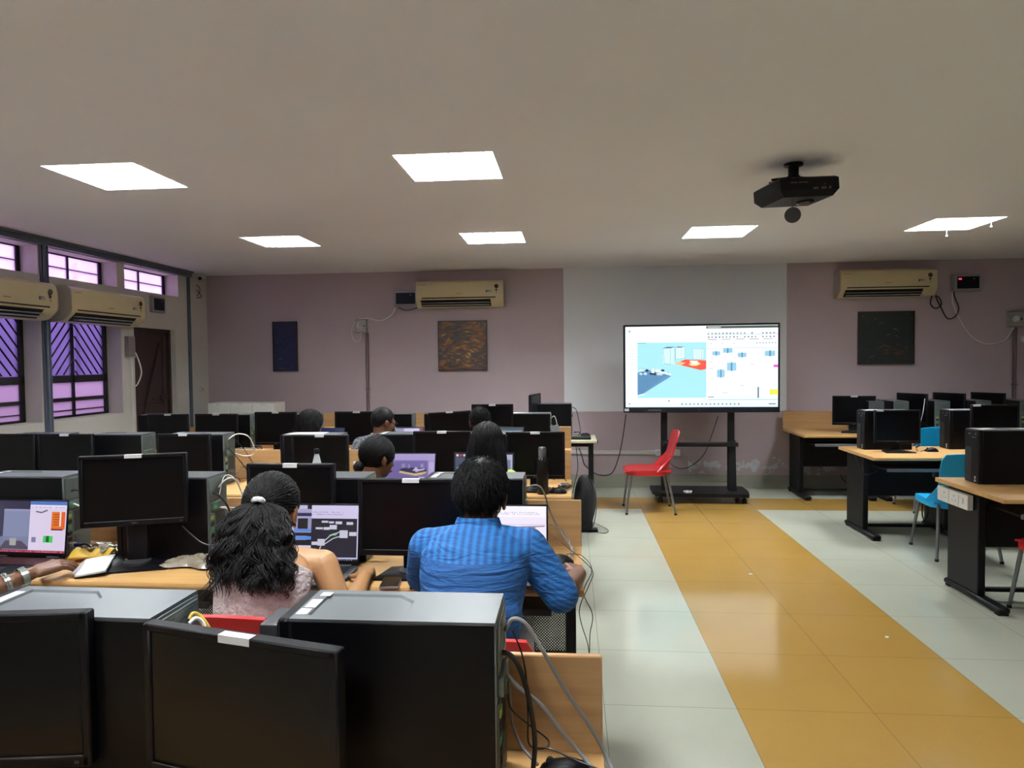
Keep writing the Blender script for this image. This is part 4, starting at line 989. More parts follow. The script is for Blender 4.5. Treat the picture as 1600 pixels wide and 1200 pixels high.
# ------------------------------------------------------------------ paintings (plain abstract brushwork)
def painting(name, label, x0, x1, z0, z1, cols, seed, warp=3., swirl=True):
    t = thing(name, label, 'painting', ((x0+x1)/2, D, z0)); w2 = (x1-x0)/2; h = z1-z0
    fm = mat('dark_brown_frame', (58, 42, 40), .5)
    b = B(); f = .012
    b.box((-w2, -.035, 0), (-w2+f, 0, h)).box((w2-f, -.035, 0), (w2, 0, h)).box((-w2, -.035, 0), (w2, 0, f)).box((-w2, -.035, h-f), (w2, 0, h)).obj('frame', fm, t)
    m = bpy.data.materials.new('abstract_brushwork'); m.use_nodes = True; N, L = nodes_of(m); bs = N['Principled BSDF']; bs.inputs['Roughness'].default_value = .4
    tc = N.new('ShaderNodeTexCoord'); mp = N.new('ShaderNodeMapping'); mp.inputs['Rotation'].default_value = (0, R(-28), 0); mp.inputs['Scale'].default_value = (2.2, 1, 7) if swirl else (3, 1, 5); mp.inputs['Location'].default_value = (seed, 0, seed)
    L.new(tc.outputs['Object'], mp.inputs[0])
    no = N.new('ShaderNodeTexNoise'); no.inputs['Scale'].default_value = 2.0; no.inputs['Detail'].default_value = 6; no.inputs['Distortion'].default_value = warp; no.inputs['Roughness'].default_value = .62
    L.new(mp.outputs[0], no.inputs[0])
    rp = N.new('ShaderNodeValToRGB'); rp.color_ramp.elements.remove(rp.color_ramp.elements[0])
    for k, (p, c) in enumerate(cols):
        e = rp.color_ramp.elements[0] if k == 0 else rp.color_ramp.elements.new(p)
        e.position = p; e.color = lin(c)+(1,)
    L.new(no.outputs['Fac'], rp.inputs[0]); L.new(rp.outputs[0], bs.inputs['Base Color'])
    bp = N.new('ShaderNodeBump'); bp.inputs['Strength'].default_value = .3; L.new(no.outputs['Fac'], bp.inputs['Height']); L.new(bp.outputs[0], bs.inputs['Normal'])
    B().box((-w2+f, -.026, f), (w2-f, -.004, h-f)).obj('canvas', m, t)
    # individual brush strokes on the canvas
    rs = random.Random(int(seed*10)); 
    return t, w2, h, rs
def strokes(t, w2, h, rs, n, cols, zc, spread, wid=.006, arc=True):
    b = B()
    for k in range(n):
        x = rs.uniform(-w2+.05, w2-.05); z = min(h-.04, max(.04, rs.gauss(zc, spread)))
        L_ = rs.uniform(.03, .10); a = (x/w2)*-.9+rs.uniform(-.35, .35); 
        p = []
        for q in range(5):
            s_ = (q/4-.5)*L_; xx = x+s_*math.cos(a); zz = z+s_*math.sin(a)-(s_*s_*3 if arc else 0)
            p.append((max(-w2+.02, min(w2-.02, xx)), max(.02, min(h-.02, zz))))
        wd = wid*rs.uniform(.4, 1.1); m = mat('paint_%d' % (hash(cols[k % len(cols)]) % 99999), cols[k % len(cols)], .35, var=.15, scale=40)
        for q in range(4):
            ww0 = wd*math.sin(PI*(q+.15)/4.3); ww1 = wd*math.sin(PI*(q+1.15)/4.3)
            b.poly([(p[q][0], -.0262-.0001*(k % 9), p[q][1]-ww0), (p[q+1][0], -.0262-.0001*(k % 9), p[q+1][1]-ww1), (p[q+1][0], -.0262-.0001*(k % 9), p[q+1][1]+ww1), (p[q][0], -.0262-.0001*(k % 9), p[q][1]+ww0)], m)
    b.obj('brush_strokes', None, t)['kind'] = 'stuff'
a_ = painting('painting', 'narrow upright dark blue painting on the left of back wall', -3.87, -3.545, 1.495, 2.145, [(.3, (6, 8, 26)), (.45, (10, 15, 54)), (.55, (14, 24, 66)), (.65, (14, 22, 42)), (.75, (22, 40, 46))], 1.3, 1.5, False)
strokes(*a_, 16, [(90, 110, 130), (30, 44, 110), (60, 90, 80)], .25, .15, .004)
a_ = painting('painting', 'square brown, grey and gold abstract painting on back wall', -1.685, -1.055, 1.49, 2.12, [(.28, (28, 25, 36)), (.40, (54, 50, 54)), (.50, (72, 58, 52)), (.56, (128, 80, 40)), (.61, (150, 104, 48)), (.66, (76, 66, 60)), (.75, (34, 34, 50))], 4.1, 2.2)
strokes(*a_, 60, [(206, 160, 60), (190, 110, 36), (60, 56, 66), (36, 36, 56), (150, 74, 34), (226, 196, 110), (94, 84, 82)], .28, .13, .010)
strokes(*a_, 26, [(62, 60, 72), (44, 44, 62), (90, 84, 84), (34, 30, 34)], .50, .07, .012)
strokes(*a_, 14, [(240, 226, 180), (244, 214, 130)], .17, .07, .004)
a_ = painting('painting', 'square dark green and rust painting on right back wall', 3.475, 4.125, 1.515, 2.155, [(.3, (16, 20, 22)), (.45, (22, 40, 40)), (.55, (30, 34, 34)), (.66, (52, 40, 34)), (.8, (100, 50, 30))], 7.7, 1.6, False)
strokes(*a_, 34, [(120, 60, 40), (140, 78, 44), (96, 46, 36), (70, 60, 44)], .17, .06, .008)
strokes(*a_, 12, [(150, 150, 150), (170, 150, 120), (36, 70, 66)], .38, .12, .004)

# ------------------------------------------------------------------ projector
t = thing('projector', 'black projector hanging from the ceiling with its lens cap dangling', 'projector', (1.335, 4.25, H))
B().lathe((0, 0, -.02), [(.055, .02), (.055, .008), (.03, 0), (.025, -.05), (.04, -.055)], 24).obj('ceiling_plate', black, t)
mt = B().cyl((0, 0, -.08), (0, 0, -.03), .03, n=16).obj('mount_arm', black, t)
b = B()
for a in (25, 150, 205, 335): b.cyl((.03*math.cos(R(a)), .03*math.sin(R(a)), -.085), (.15*math.cos(R(a)), .09*math.sin(R(a)), -.10), .008, n=8)
b.obj('bracket_arms', black, mt)
Mp = Matrix.Rotation(R(-4), 4, 'Y') @ Matrix.Rotation(R(14), 4, 'Z')
b = B().loft([[(x, y, -.115) for x, y in ((-.17, -.14), (.17, -.14), (.17, .14), (-.17, .14))], [(x, y, -.125) for x, y in ((-.185, -.15), (.185, -.15), (.185, .15), (-.185, .15))],
              [(x, y, -.19) for x, y in ((-.185, -.15), (.185, -.15), (.185, .15), (-.185, .15))], [(x, y, -.225) for x, y in ((-.15, -.12), (.16, -.12), (.16, .13), (-.15, .13))]])
bd = b.obj('body', black, t); bd.matrix_local = Mp
b = B()
for k in range(13): 
    if k != 5: b.box((-.12+k*.0085, -.1525, -.152), (-.114+k*.0085, -.151, -.145))
b.obj('lettering', mgrey, bd)
b = B()
for x in (.02, .07): b.box((x, -.153, -.19), (x+.03, -.151, -.178))
b.lathe((.125, -.15, -.183), [(.008, 0), (.008, -.003), (.005, -.003)], 14, axis='y'); b.box((.09, -.153, -.165), (.096, -.151, -.16))
b.obj('ports', mgrey, bd)
B().lathe((.06, .0, -.215), [(.05, .0), (.05, -.02), (.035, -.03), (.001, -.026)], 24).obj('lens', mat('lens_blue', (30, 44, 70), .1), bd)
cp = B().tube([(-.045, -.12, -.225), (-.047, -.13, -.255), (-.045, -.13, -.285)], .0015, 6, res=2).obj('cap_cord', cable_black, t)
B().cyl((-.048, -.139, -.33), (-.042, -.127, -.33), .045, n=24).obj('lens_cap', dgrey, cp)

# ------------------------------------------------------------------ small things on the desks
def make_mouse(label, loc, rz=0, s=1.0, m=black):
    t = thing('computer_mouse', label, 'computer mouse', loc, rz, 'black computer mice'); t.scale = (s, s, s)
    def ring(y, w_, h): return [(w_*math.cos(a), y, max(0, h*math.sin(a))) for a in [PI*k/12 for k in range(13)]]
    B().loft([ring(-.055, .008, .004), ring(-.05, .022, .018), ring(-.03, .031, .034), ring(0, .032, .038), ring(.03, .030, .030), ring(.05, .024, .018), ring(.057, .010, .006)]).obj('shell', m, t)
    B().cyl((-.003, .034, .029), (.003, .034, .029), .007, n=12).obj('scroll_wheel', dgrey, t)
    return t
make_mouse('large black mouse at the bottom edge before the wooden end panel', (-.01, 1.36, .7505), R(78), 1.15)
make_mouse('large black mouse beside the blue shirted man\'s laptop', (-.055, 2.83, .7505), R(75), 1.15)
make_mouse('black mouse held in the blue shirted man\'s hand', (-.022, 2.665, .7505), R(20), .95)
make_mouse('black mouse right of the black steel bottle', (-.085, 4.37, .7505), R(80))
make_mouse('black mouse on the middle right desk', (3.22, 6.40, .7505), R(85))
make_mouse('black mouse behind the keyboard on the cream table', (.16, 7.62, .7555), R(80))
make_mouse('black mouse between tilted monitor and yellow pouch', (-1.97, 2.87, .7505), R(100))
make_mouse('black mouse under the wavy haired woman\'s right hand', (-.815, 2.60, .7505), R(0), .9)
make_mouse('small black mouse beside the lilac laptop', (-.82, 4.36, .7505), R(0), .9, mat('silver_mouse', (190, 192, 196), .4))
t = thing('keyboard', 'black keyboard on the cream table', 'keyboard', (.10, 7.36, .7555))
B().box((-.16, -.07, 0), (.11, .07, .02), .005).obj('body', black, t)
b = B()
for r in range(5):
    for c in range(13): b.box((-.15+c*.0195, -.055+r*.024, .02), (-.134+c*.0195, -.035+r*.024, .025))
b.obj('keys', dgrey, t)
t = thing('mobile_phone', 'black phone lying between the woman\'s hand and the man', 'phone', (-.695, 2.555, .7505), R(6))
B().box((-.037, -.075, 0), (.037, .075, .010), .004, seg=2).obj('body', mat('phone_silver', (170, 160, 160), .3, metal=.5), t)
B().box((-.034, -.072, .010), (.034, .072, .0108), .0004).obj('screen', black_gloss, t)
t = thing('mobile_phone', 'black phone half hidden by the blue shirt sleeve', 'phone', (-.575, 2.555, .7505), R(3))
B().box((-.036, -.075, 0), (.036, .075, .009), .004, seg=2).obj('body', black_gloss, t)
B().box((-.033, -.072, .009), (.033, .072, .0097), .0004).obj('screen', black_gloss, t)
# water bottle
t = thing('water_bottle', 'tall black steel bottle with grey cap before a monitor', 'bottle', (-.185, 4.335, .7505))
B().lathe((0, 0, 0), [(.034, 0), (.037, .004), (.037, .20), (.035, .222), (.026, .236)], 28).obj('body', mat('black_bottle', (22, 22, 26), .3, metal=.3), t)
B().lathe((0, 0, .236), [(.0255, 0), (.0255, .055), (.022, .064), (.005, .067)], 24).obj('cap', mat('cap_grey', (120, 120, 124), .35, metal=.4), t)
t = thing('glass_bottle', 'small white flask shaped bottle with black cap before a monitor', 'bottle', (-1.66, 4.32, .7505)); t.scale = (1.1, 1.1, 1.36)
B().lathe((0, 0, 0), [(.045, 0), (.047, .01), (.042, .09), (.020, .165), (.014, .185), (.014, .195)], 24).obj('body', mat('milky_glass', (205, 214, 216), .2, var=.04), t)
B().lathe((0, 0, .19), [(.017, 0), (.017, .02), (.014, .024)], 20).obj('cap', black, t)
# paper sheets on the tower of the third row
tag(B().box((-.14, -.07, 0), (.10, .06, .003)).obj('papers', paper, None, (-1.80, 4.60, 1.1115), (0, 0, R(3))), 'white papers lying on the tower behind the glass bottle', 'papers')
# yellow pouch, notebook, black box
t = thing('pouch', 'yellow packet lying by the laptop with red glow', 'packet', (-2.095, 2.80, .7515), R(12)); t.scale = (1, 1.1, 1.7)
def pk(u, v): return ((u-.5)*.16, (v-.5)*.10, .012+.014*math.sin(6*u+2*v)*math.sin(PI*v)+.006*math.sin(17*u)*v)
B().surf(pk, 16, 10, .004).obj('packet', mat('yellow_packet', (228, 186, 50), .5), t)
b = B()
for k in range(6): b.box((-.04+k*.013, -.018, .030), (-.032+k*.013, -.006, .031))
b.obj('print', mat('brown_print2', (140, 90, 30), .5), t)
t = thing('notebook', 'white spiral notebook propped on a black box', 'notebook', (-1.958, 2.63, .772), R(24))
Mn = Matrix.Rotation(R(6), 4, 'X') @ Matrix.Rotation(R(-6), 4, 'Y')
B().box((-.055, -.09, 0), (.055, .09, .008), .001, M=Mn).obj('pages', paper, t)
B().box((-.057, -.092, -.004), (.057, .092, 0), .001, M=Mn).obj('cover', black, t)
b = B()
for k in range(18): b.lathe((-.056, -.085+k*.01, .004), [(.006, -.0008), (.007, 0), (.006, .0008)], 10, axis='y')
b.obj('spiral', paper, t)
t = thing('power_adapter', 'black angular box under the notebook beside monitor base', 'adapter', (-1.93, 2.70, .7505), R(-50))
B().prism([(-.06, 0), (.06, 0), (.06, .012), (.03, .03), (-.045, .03), (-.06, .018)], 'y', -.04, .04).obj('case', black, t)
# crumpled polythene covers
poly_m = mat('crumpled_polythene', (150, 140, 122), .25, spec=.7, var=.35, scale=30, bump=.6, bscale=40)
def crumple(label, loc, sx, sy, h, seed, rz=0):
    rs = np.random.default_rng(seed); k = rs.uniform(8, 34, (6, 2)); ph = rs.uniform(0, 6, 6); am = rs.uniform(.3, 1, 6)
    def f(u, v):
        e = math.sin(PI*u)**.5*math.sin(PI*v)**.5
        z = sum(am[i]*abs(math.sin(k[i, 0]*u+k[i, 1]*v*.7+ph[i])) for i in range(6))/6
        return ((u-.5)*sx+.012*math.sin(20*v+seed), (v-.5)*sy+.012*math.sin(17*u+seed), .006+h*(.15+z)*e)
    t = thing('plastic_wrap', label, 'plastic wrap', loc, rz)
    B().surf(f, 36, 18, .0025).obj('sheet', poly_m, t)
    return t
crumple('crumpled clear plastic wrap right of the tilted monitor stand', (-1.50, 2.74, .7525), .44, .14, .06, 3, R(-4))
crumple('crumpled plastic wrap left of the tilted monitor stand', (-2.14, 2.90, .7525), .22, .10, .06, 5)
crumple('heap of crumpled plastic on the fourth row desk', (-3.13, 6.28, .7525), .36, .20, .06, 8)
crumple('small clear plastic scrap on the desk right of the water bottle', (-.045, 4.56, .7525), .07, .08, .03, 9)
t = thing('small_carton', 'small brown carton under the tilted monitor', 'carton', (-1.96, 2.965, .7505), R(10))
B().box((-.045, -.025, 0), (.045, .025, .09), .002).obj('box', mat('carton_brown', (150, 110, 80), .8), t)
# white cartons in the back corner
for k, x in enumerate((-4.30, -4.02, -3.74)):
    t = thing('white_carton', ['white carton nearest the left wall corner', 'white carton in the middle of the three in back corner', 'white carton at the right end of the three in back corner'][k], 'carton', (x, 8.17, .7505), 0, 'white cartons in the back corner')
    B().box((-.137, -.17, 0), (.137, .17, .37), .004).obj('box', mat('white_carton_board', (222, 224, 218), .6, k=1), t)
    B().box((-.03, -.1715, .34), (.03, -.1695, .372)).box((-.03, -.17, .3695), (.03, .17, .3712)).obj('tape', white_pl, t)
# backpack on the floor behind the third row desk end
t = thing('backpack', 'black backpack with white piping leaning at the aisle end of the rows', 'bag', (.115, 6.42, 0), R(8)); t.scale = (.72, .85, 1.08)
bagm = mat('black_fabric', (20, 20, 25), .85, bump=.3, bscale=200)
B().ell((0, 0, .24), (.13, .17, .25), rot=None).box((-.10, -.13, .0), (.10, .13, .12), .05, seg=3).obj('body', bagm, t)
b = B(); b.tube([(.10, -.10, .42), (.135, -.12, .32), (.13, -.13, .18), (.10, -.12, .06)], .006, 6).tube([(.11, .02, .44), (.14, .0, .30), (.135, 0, .15)], .005, 6)
b.obj('piping', mgrey, t)
B().tube([(.08, .10, .46), (.16, .16, .34), (.18, .18, .18), (.12, .16, .03)], .014, 8).obj('strap', bagm, t)
t = thing('power_adapter', 'small black adapter lying on the white floor tiles', 'adapter', (.195, 3.62, 0), R(5))
t.location = (.19, 6.36, .0005)
B().box((-.05, -.03, 0), (.05, .03, .03), .005).obj('case', black, t)
# headphones style power strips under desks : socket boxes seen at the far right modesty panel
for k, (x, y) in enumerate(((3.36, 6.50), (3.44, 6.50))):
    tag(B().box((-.022, -.014, -.03), (.022, 0, .03), .004).box((-.012, -.03, -.012), (.012, -.014, .012), .003).obj('power_plug', white_pl if k else mgrey, None, (x-.06, 6.5095, .53)), ['grey plug under the middle right desk', 'white plug under the middle right desk'][k], 'plug')
# screws of paper litter on the floor
for k, (x, y, lab) in enumerate(((1.32, 5.15, 'tiny white scrap on the orange floor stripe, nearer the display'), (1.79, 4.02, 'tiny pale scrap on the orange floor stripe, nearer the viewer'))):
    tag(B().box((-.012, -.008, 0), (.012, .008, .002)).obj('paper_scrap', paper, None, (x, y, .0005), (0, 0, k)), lab, 'paper scrap')
# ------------------------------------------------------------------ cables
def cable(label, m, r, pts):
    tag(B().tube(pts, r, 7).obj("cable", m), label, "cable", "cables")
cable('thick grey cable arching over the nearest wooden end panel', cable_grey, 0.0042, [(-0.136, 1.36, 1.054), (-0.122, 1.36, 1.078), (-0.094, 1.36, 1.068), (-0.058, 1.36, 1.01), (-0.014, 1.37, 0.928), (0.038, 1.38, 0.845), (0.063, 1.38, 0.799), (0.078, 1.36, 0.772)])
cable('thick grey cable running down across the nearest end panel', cable_grey, 0.0042, [(-0.136, 1.33, 0.983), (-0.106, 1.33, 0.951), (-0.065, 1.34, 0.915), (-0.027, 1.35, 0.859), (0.011, 1.35, 0.815), (0.042, 1.33, 0.789)])
cable('grey cable hanging close behind the nearest tower', cable_grey, 0.0035, [(-0.138, 1.4, 0.977), (-0.133, 1.4, 0.91), (-0.128, 1.4, 0.842), (-0.109, 1.4, 0.794), (-0.073, 1.36, 0.779)])
cable('thick black power cable behind the nearest tower', cable_black, 0.005, [(-0.151, 1.32, 1.028), (-0.12, 1.32, 1.02), (-0.097, 1.32, 0.975), (-0.083, 1.32, 0.912), (-0.076, 1.32, 0.848), (-0.08, 1.3, 0.796)])
cable('thin black cable trailing to the nearest mouse', cable_black, 0.0018, [(-0.124, 1.38, 1.047), (-0.105, 1.38, 1.0), (-0.096, 1.38, 0.947), (-0.093, 1.38, 0.867), (-0.09, 1.38, 0.807), (-0.047, 1.36, 0.813), (0.005, 1.34, 0.803), (0.06, 1.3, 0.808)])
cable('thin black cable looping low before the nearest end panel', cable_black, 0.0018, [(-0.132, 1.35, 0.927), (-0.124, 1.36, 0.89), (-0.087, 1.38, 0.847), (-0.053, 1.38, 0.821), (-0.054, 1.37, 0.81), (-0.073, 1.36, 0.812)])
cable('white cable curving down the end panel beside the blue shirted man', cable_grey, 0.004, [(-0.217, 2.95, 1.04), (-0.153, 2.95, 1.06), (-0.121, 2.97, 1.023), (-0.096, 3.05, 0.92), (-0.054, 3.06, 0.831), (-0.003, 3.0, 0.776), (0.003, 2.9, 0.767)])
cable('pale cable on the desk end beside the blue shirted man', cable_grey, 0.003, [(-0.102, 3.05, 0.868), (-0.039, 3.05, 0.834), (-0.005, 2.98, 0.781), (-0.011, 2.9, 0.734)])
cable('thin black wires hanging off the desk end over the aisle', cable_black, 0.0017, [(-0.102, 3.05, 0.833), (-0.038, 2.95, 0.803), (0.029, 2.8, 0.791), (0.081, 2.7, 0.762), (0.064, 2.66, 0.718), (0.026, 2.62, 0.631), (0.056, 2.6, 0.515), (0.063, 2.6, 0.477), (0.066, 2.6, 0.552), (0.076, 2.6, 0.627), (0.043, 2.62, 0.706), (0.077, 2.66, 0.782), (0.037, 2.8, 0.797), (-0.024, 2.9, 0.773)])
cable('pale cable loop beside the grey computer back, larger one', cable_white, 0.0035, [(-1.569, 2.9, 1.05), (-1.535, 2.9, 1.085), (-1.494, 2.9, 1.091), (-1.491, 2.95, 1.032), (-1.494, 3.0, 0.934), (-1.483, 3.0, 0.866)])
cable('pale cable loop beside the grey computer back, inner one', cable_white, 0.0022, [(-1.564, 2.9, 1.021), (-1.552, 2.92, 1.095), (-1.531, 2.95, 1.093), (-1.496, 2.95, 1.047), (-1.48, 2.95, 0.96)])
cable('black power cable dropping from the grey computer back', cable_black, 0.0045, [(-1.601, 2.86, 1.035), (-1.54, 2.84, 1.03), (-1.519, 2.88, 0.974), (-1.512, 2.92, 0.894), (-1.493, 2.92, 0.821)])
cable('pale cable running right from the grey computer back, upper one', cable_white, 0.003, [(-1.552, 2.88, 0.966), (-1.511, 2.92, 0.943), (-1.452, 2.95, 0.908)])
cable('pale cable running right from the grey computer back, lower one', cable_white, 0.003, [(-1.559, 2.9, 0.964), (-1.511, 2.95, 0.948), (-1.46, 2.98, 0.924)])
cable('black cable running right from behind the tilted monitor', cable_black, 0.003, [(-1.651, 2.75, 0.913), (-1.592, 2.72, 0.883), (-1.537, 2.72, 0.846), (-1.474, 2.76, 0.83), (-1.483, 2.9, 0.798)])
cable('black cable behind the red glowing laptop', cable_black, 0.004, [(-2.245, 2.86, 1.036), (-2.202, 2.86, 1.042), (-2.118, 2.8, 1.015)])
cable('pale cable behind the red glowing laptop', cable_white, 0.004, [(-2.225, 2.86, 0.982), (-2.189, 2.86, 0.968), (-2.114, 2.8, 0.958)])
cable('pale cable arc above the third row wooden panel', cable_white, 0.004, [(-2.425, 4.62, 1.061), (-2.368, 4.65, 1.103), (-2.298, 4.68, 1.082), (-2.291, 4.75, 0.99), (-2.351, 4.85, 0.93), (-2.4, 4.8, 0.927), (-2.445, 4.7, 0.973)])
cable('black cable falling across the third row wooden panel', cable_black, 0.003, [(-2.406, 4.6, 1.009), (-2.4, 4.75, 0.897), (-2.354, 4.8, 0.795), (-2.259, 4.7, 0.757)])
cable('second black cable slanting over the third row wooden panel', cable_black, 0.0025, [(-2.412, 4.66, 1.084), (-2.418, 4.84, 0.978), (-2.357, 4.83, 0.894), (-2.295, 4.8, 0.819)])
cable('thin black cable loop on the third row desk', cable_black, 0.0025, [(-2.405, 4.6, 0.851), (-2.35, 4.6, 0.828), (-2.361, 4.7, 0.858), (-2.304, 4.75, 0.86), (-2.238, 4.7, 0.821), (-2.258, 4.65, 0.797), (-2.277, 4.5, 0.81)])
cable('small black cable loop right of the water bottle', cable_black, 0.003, [(-0.121, 4.6, 0.793), (-0.108, 4.6, 0.837), (-0.056, 4.6, 0.815), (-0.035, 4.6, 0.785)])
cable('pale wire ends at the fourth row tower near the aisle', cable_white, 0.004, [(-0.195, 6.45, 1.047), (-0.159, 6.45, 1.077), (-0.136, 6.5, 1.0), (-0.149, 6.5, 0.939)])
cable('black wires behind the tower on the cream table', cable_black, 0.004, [(0.005, 7.6, 1.083), (0.055, 7.6, 1.054), (0.089, 7.6, 0.912), (0.109, 7.6, 0.769)])
cable('black cable hanging below the cream table', cable_black, 0.004, [(0.051, 7.55, 0.647), (0.071, 7.6, 0.412), (0.035, 7.8, 0.196), (0.013, 7.9, 0.066)])
cable('black cable running from the display to the cream table', cable_black, 0.006, [(0.611, 7.7, 0.988), (0.604, 8.2, 0.626), (0.563, 8.4, 0.367), (0.49, 8.5, 0.192), (0.332, 8.5, 0.176), (0.171, 8.3, 0.318), (0.128, 8.0, 0.462), (0.088, 7.7, 0.613)])
cable('black cable hanging behind the display stand', cable_black, 0.005, [(1.62, 7.7, 0.97), (1.611, 8.0, 0.724), (1.6, 8.4, 0.447), (1.465, 8.5, 0.291), (1.333, 8.5, 0.259), (1.203, 8.4, 0.329), (1.128, 8.3, 0.445)])
cable('white cable looping from socket to the left stabiliser box', cable_white, 0.006, [(-2.228, 8.6, 2.297), (-2.279, 8.6, 2.208), (-2.423, 8.6, 2.137), (-2.565, 8.6, 2.163), (-2.674, 8.6, 2.165), (-2.751, 8.6, 2.133), (-2.803, 8.6, 2.027), (-2.789, 8.6, 1.904), (-2.713, 8.6, 1.87), (-2.687, 8.6, 1.943), (-2.679, 8.58, 2.049)])
cable('black cable under the left stabiliser box', cable_black, 0.006, [(-2.194, 8.6, 2.304), (-2.087, 8.6, 2.262), (-1.934, 8.55, 2.288)])
cable('white cable sagging from right stabiliser to the edge socket', cable_white, 0.007, [(4.518, 8.55, 2.375), (4.554, 8.6, 2.227), (4.636, 8.6, 2.035), (4.747, 8.6, 1.858), (4.893, 8.6, 1.757), (5.037, 8.6, 1.748), (5.159, 8.6, 1.799), (5.225, 8.57, 1.934)])
cable('black coiled cable right of the right air conditioner', cable_black, 0.008, [(4.262, 8.5, 2.315), (4.299, 8.6, 2.232), (4.358, 8.6, 2.177), (4.423, 8.6, 2.222), (4.4, 8.6, 2.299), (4.356, 8.6, 2.322), (4.416, 8.6, 2.191), (4.49, 8.6, 2.06), (4.577, 8.6, 2.074), (4.62, 8.6, 2.173), (4.575, 8.6, 2.303), (4.533, 8.55, 2.367)])
cable('white cable loop hanging beside the brown door', cable_white, 0.007, [(-4.83, 7.15, 1.758), (-4.759, 7.12, 1.729), (-4.698, 7.12, 1.532), (-4.747, 7.12, 1.391), (-4.799, 7.12, 1.371), (-4.811, 7.12, 1.462), (-4.812, 7.12, 1.673)])
cable('thin black cable loop in the upper left corner', cable_black, 0.005, [(-4.799, 8.4, 2.726), (-4.818, 8.4, 2.661), (-4.726, 8.4, 2.577), (-4.745, 8.4, 2.496), (-4.832, 8.4, 2.465), (-4.703, 8.4, 2.463), (-4.778, 8.4, 2.562)])
cable('thin black cable of the adapter on the floor', cable_black, 0.003, [(0.216, 6.36, -0.0), (0.302, 6.3, 0.004), (0.337, 6.4, 0.009), (0.253, 6.55, 0.021), (0.197, 6.7, 0.009), (0.116, 6.75, 0.003)])
cable('thin black mouse cable on the middle right desk', cable_black, 0.003, [(3.162, 6.4, 0.765), (3.113, 6.4, 0.747), (3.139, 6.5, 0.769), (3.232, 6.6, 0.786), (3.234, 6.65, 0.81), (3.281, 6.7, 0.864)])
cable('thin grey cable hanging under the middle right desk end', cable_black, 0.003, [(2.4, 6.0, 0.767), (2.57, 6.3, 0.594), (2.625, 6.3, 0.554), (2.707, 6.3, 0.594), (2.761, 6.3, 0.669)])
cable('black cable hanging below the back right desk', cable_black, 0.005, [(3.155, 8.3, 0.221), (3.191, 8.3, 0.16), (3.25, 8.3, 0.107)])
cable('thin pale wire hanging between the right monitors', cable_white, 0.003, [(3.824, 7.75, 1.146), (3.781, 7.7, 0.997), (3.749, 7.7, 0.865)])
cable('black cable loop hanging under the middle right desk', cable_black, 0.006, [(3.096, 6.3, 0.299), (3.097, 6.3, 0.196), (3.124, 6.3, 0.145), (3.145, 6.3, 0.225), (3.134, 6.3, 0.299)])
yellow_w = mat('yellow_wire', (210, 180, 60), .5)
cable('yellow wires poking up behind the lower left tower', yellow_w, .004, [(-0.795, 1.34, 1.07), (-0.792, 1.35, 1.079), (-0.784, 1.36, 1.07), (-0.77, 1.36, 1.054), (-0.759, 1.36, 1.033)])
cable('pale wire beside the yellow wires behind lower left tower', cable_white, .004, [(-0.789, 1.33, 1.065), (-0.781, 1.34, 1.073), (-0.773, 1.35, 1.061), (-0.765, 1.35, 1.042)])
# ------------------------------------------------------------------ people
def remesh(b, name, m, parent, voxel, smooth=3):
    me = b.mesh(name, m); o = bpy.data.objects.new(name, me); C.objects.link(o)
    r = o.modifiers.new('r', 'REMESH'); r.mode = 'VOXEL'; r.voxel_size = voxel; r.use_smooth_shade = True
    if smooth:
        sm = o.modifiers.new('s', 'SMOOTH'); sm.iterations = smooth; sm.factor = .5
    bpy.context.view_layer.update()
    dg = bpy.context.evaluated_depsgraph_get()
    m2 = bpy.data.meshes.new_from_object(o.evaluated_get(dg)); m2.name = name
    o.modifiers.clear(); o.data = m2; bpy.data.meshes.remove(me)
    m2.shade_smooth()
    if parent is not None: o.parent = parent
    return o
def V(*a): return Vector(a)
def hand(b, wr, d, nrm, curl=.5, side=1, s=1.0, grow=0):
    """wr wrist, d direction of the hand, nrm back-of-hand normal, thumb on side*lateral"""
    d = Vector(d).normalized(); nrm = Vector(nrm); nrm = (nrm-d*nrm.dot(d)).normalized(); lat = d.cross(nrm)*side
    wr = Vector(wr)
    for k, (o_, l_) in enumerate(((.026, .082), (.009, .088), (-.009, .084), (-.026, .076))):
        base = wr+d*.018*s+lat*o_*.62*s; kn = wr+d*l_*s+lat*o_*s+nrm*.003
        b.capsule(base, kn, .0145*s, .0120*s, 10)
        fl = (.068, .076, .071, .055)[k]*s; p = kn; dirn = d.copy()
        for q, (fr, rr) in enumerate(((.42, .0088), (.32, .0080), (.26, .0072))):
            a = curl*(.45, .75, .65)[q]+.06*k*curl
            dirn = (dirn*math.cos(a)-nrm*math.sin(a)*1.0).normalized()
            nrm_l = nrm
            p2 = p+dirn*fl*fr+lat*(.0015*(1.5-k))
            b.capsule(p, p2, rr*s+.0004, rr*s-.0002, 10); p = p2
    tb = wr+d*.022*s+lat*.022*s
    t1 = tb+(d*.55+lat*.75-nrm*.25).normalized()*.040*s; t2 = t1+(d*.85+lat*.35-nrm*.35*curl).normalized()*.030*s; t3 = t2+(d*.95+lat*.05-nrm*.4*curl).normalized()*.024*s
    b.capsule(tb, t1, .0135*s, .0105*s, 10); b.capsule(t1, t2, .0100*s, .0092*s, 10); b.capsule(t2, t3, .0092*s, .0078*s, 10)
def head_matrix(c, yaw, pitch, roll=0):
    return Matrix.Translation(c) @ Matrix.Rotation(yaw, 4, 'Z') @ Matrix.Rotation(pitch, 4, 'X') @ Matrix.Rotation(roll, 4, 'Y') @ Matrix.Scale(1.07, 4)
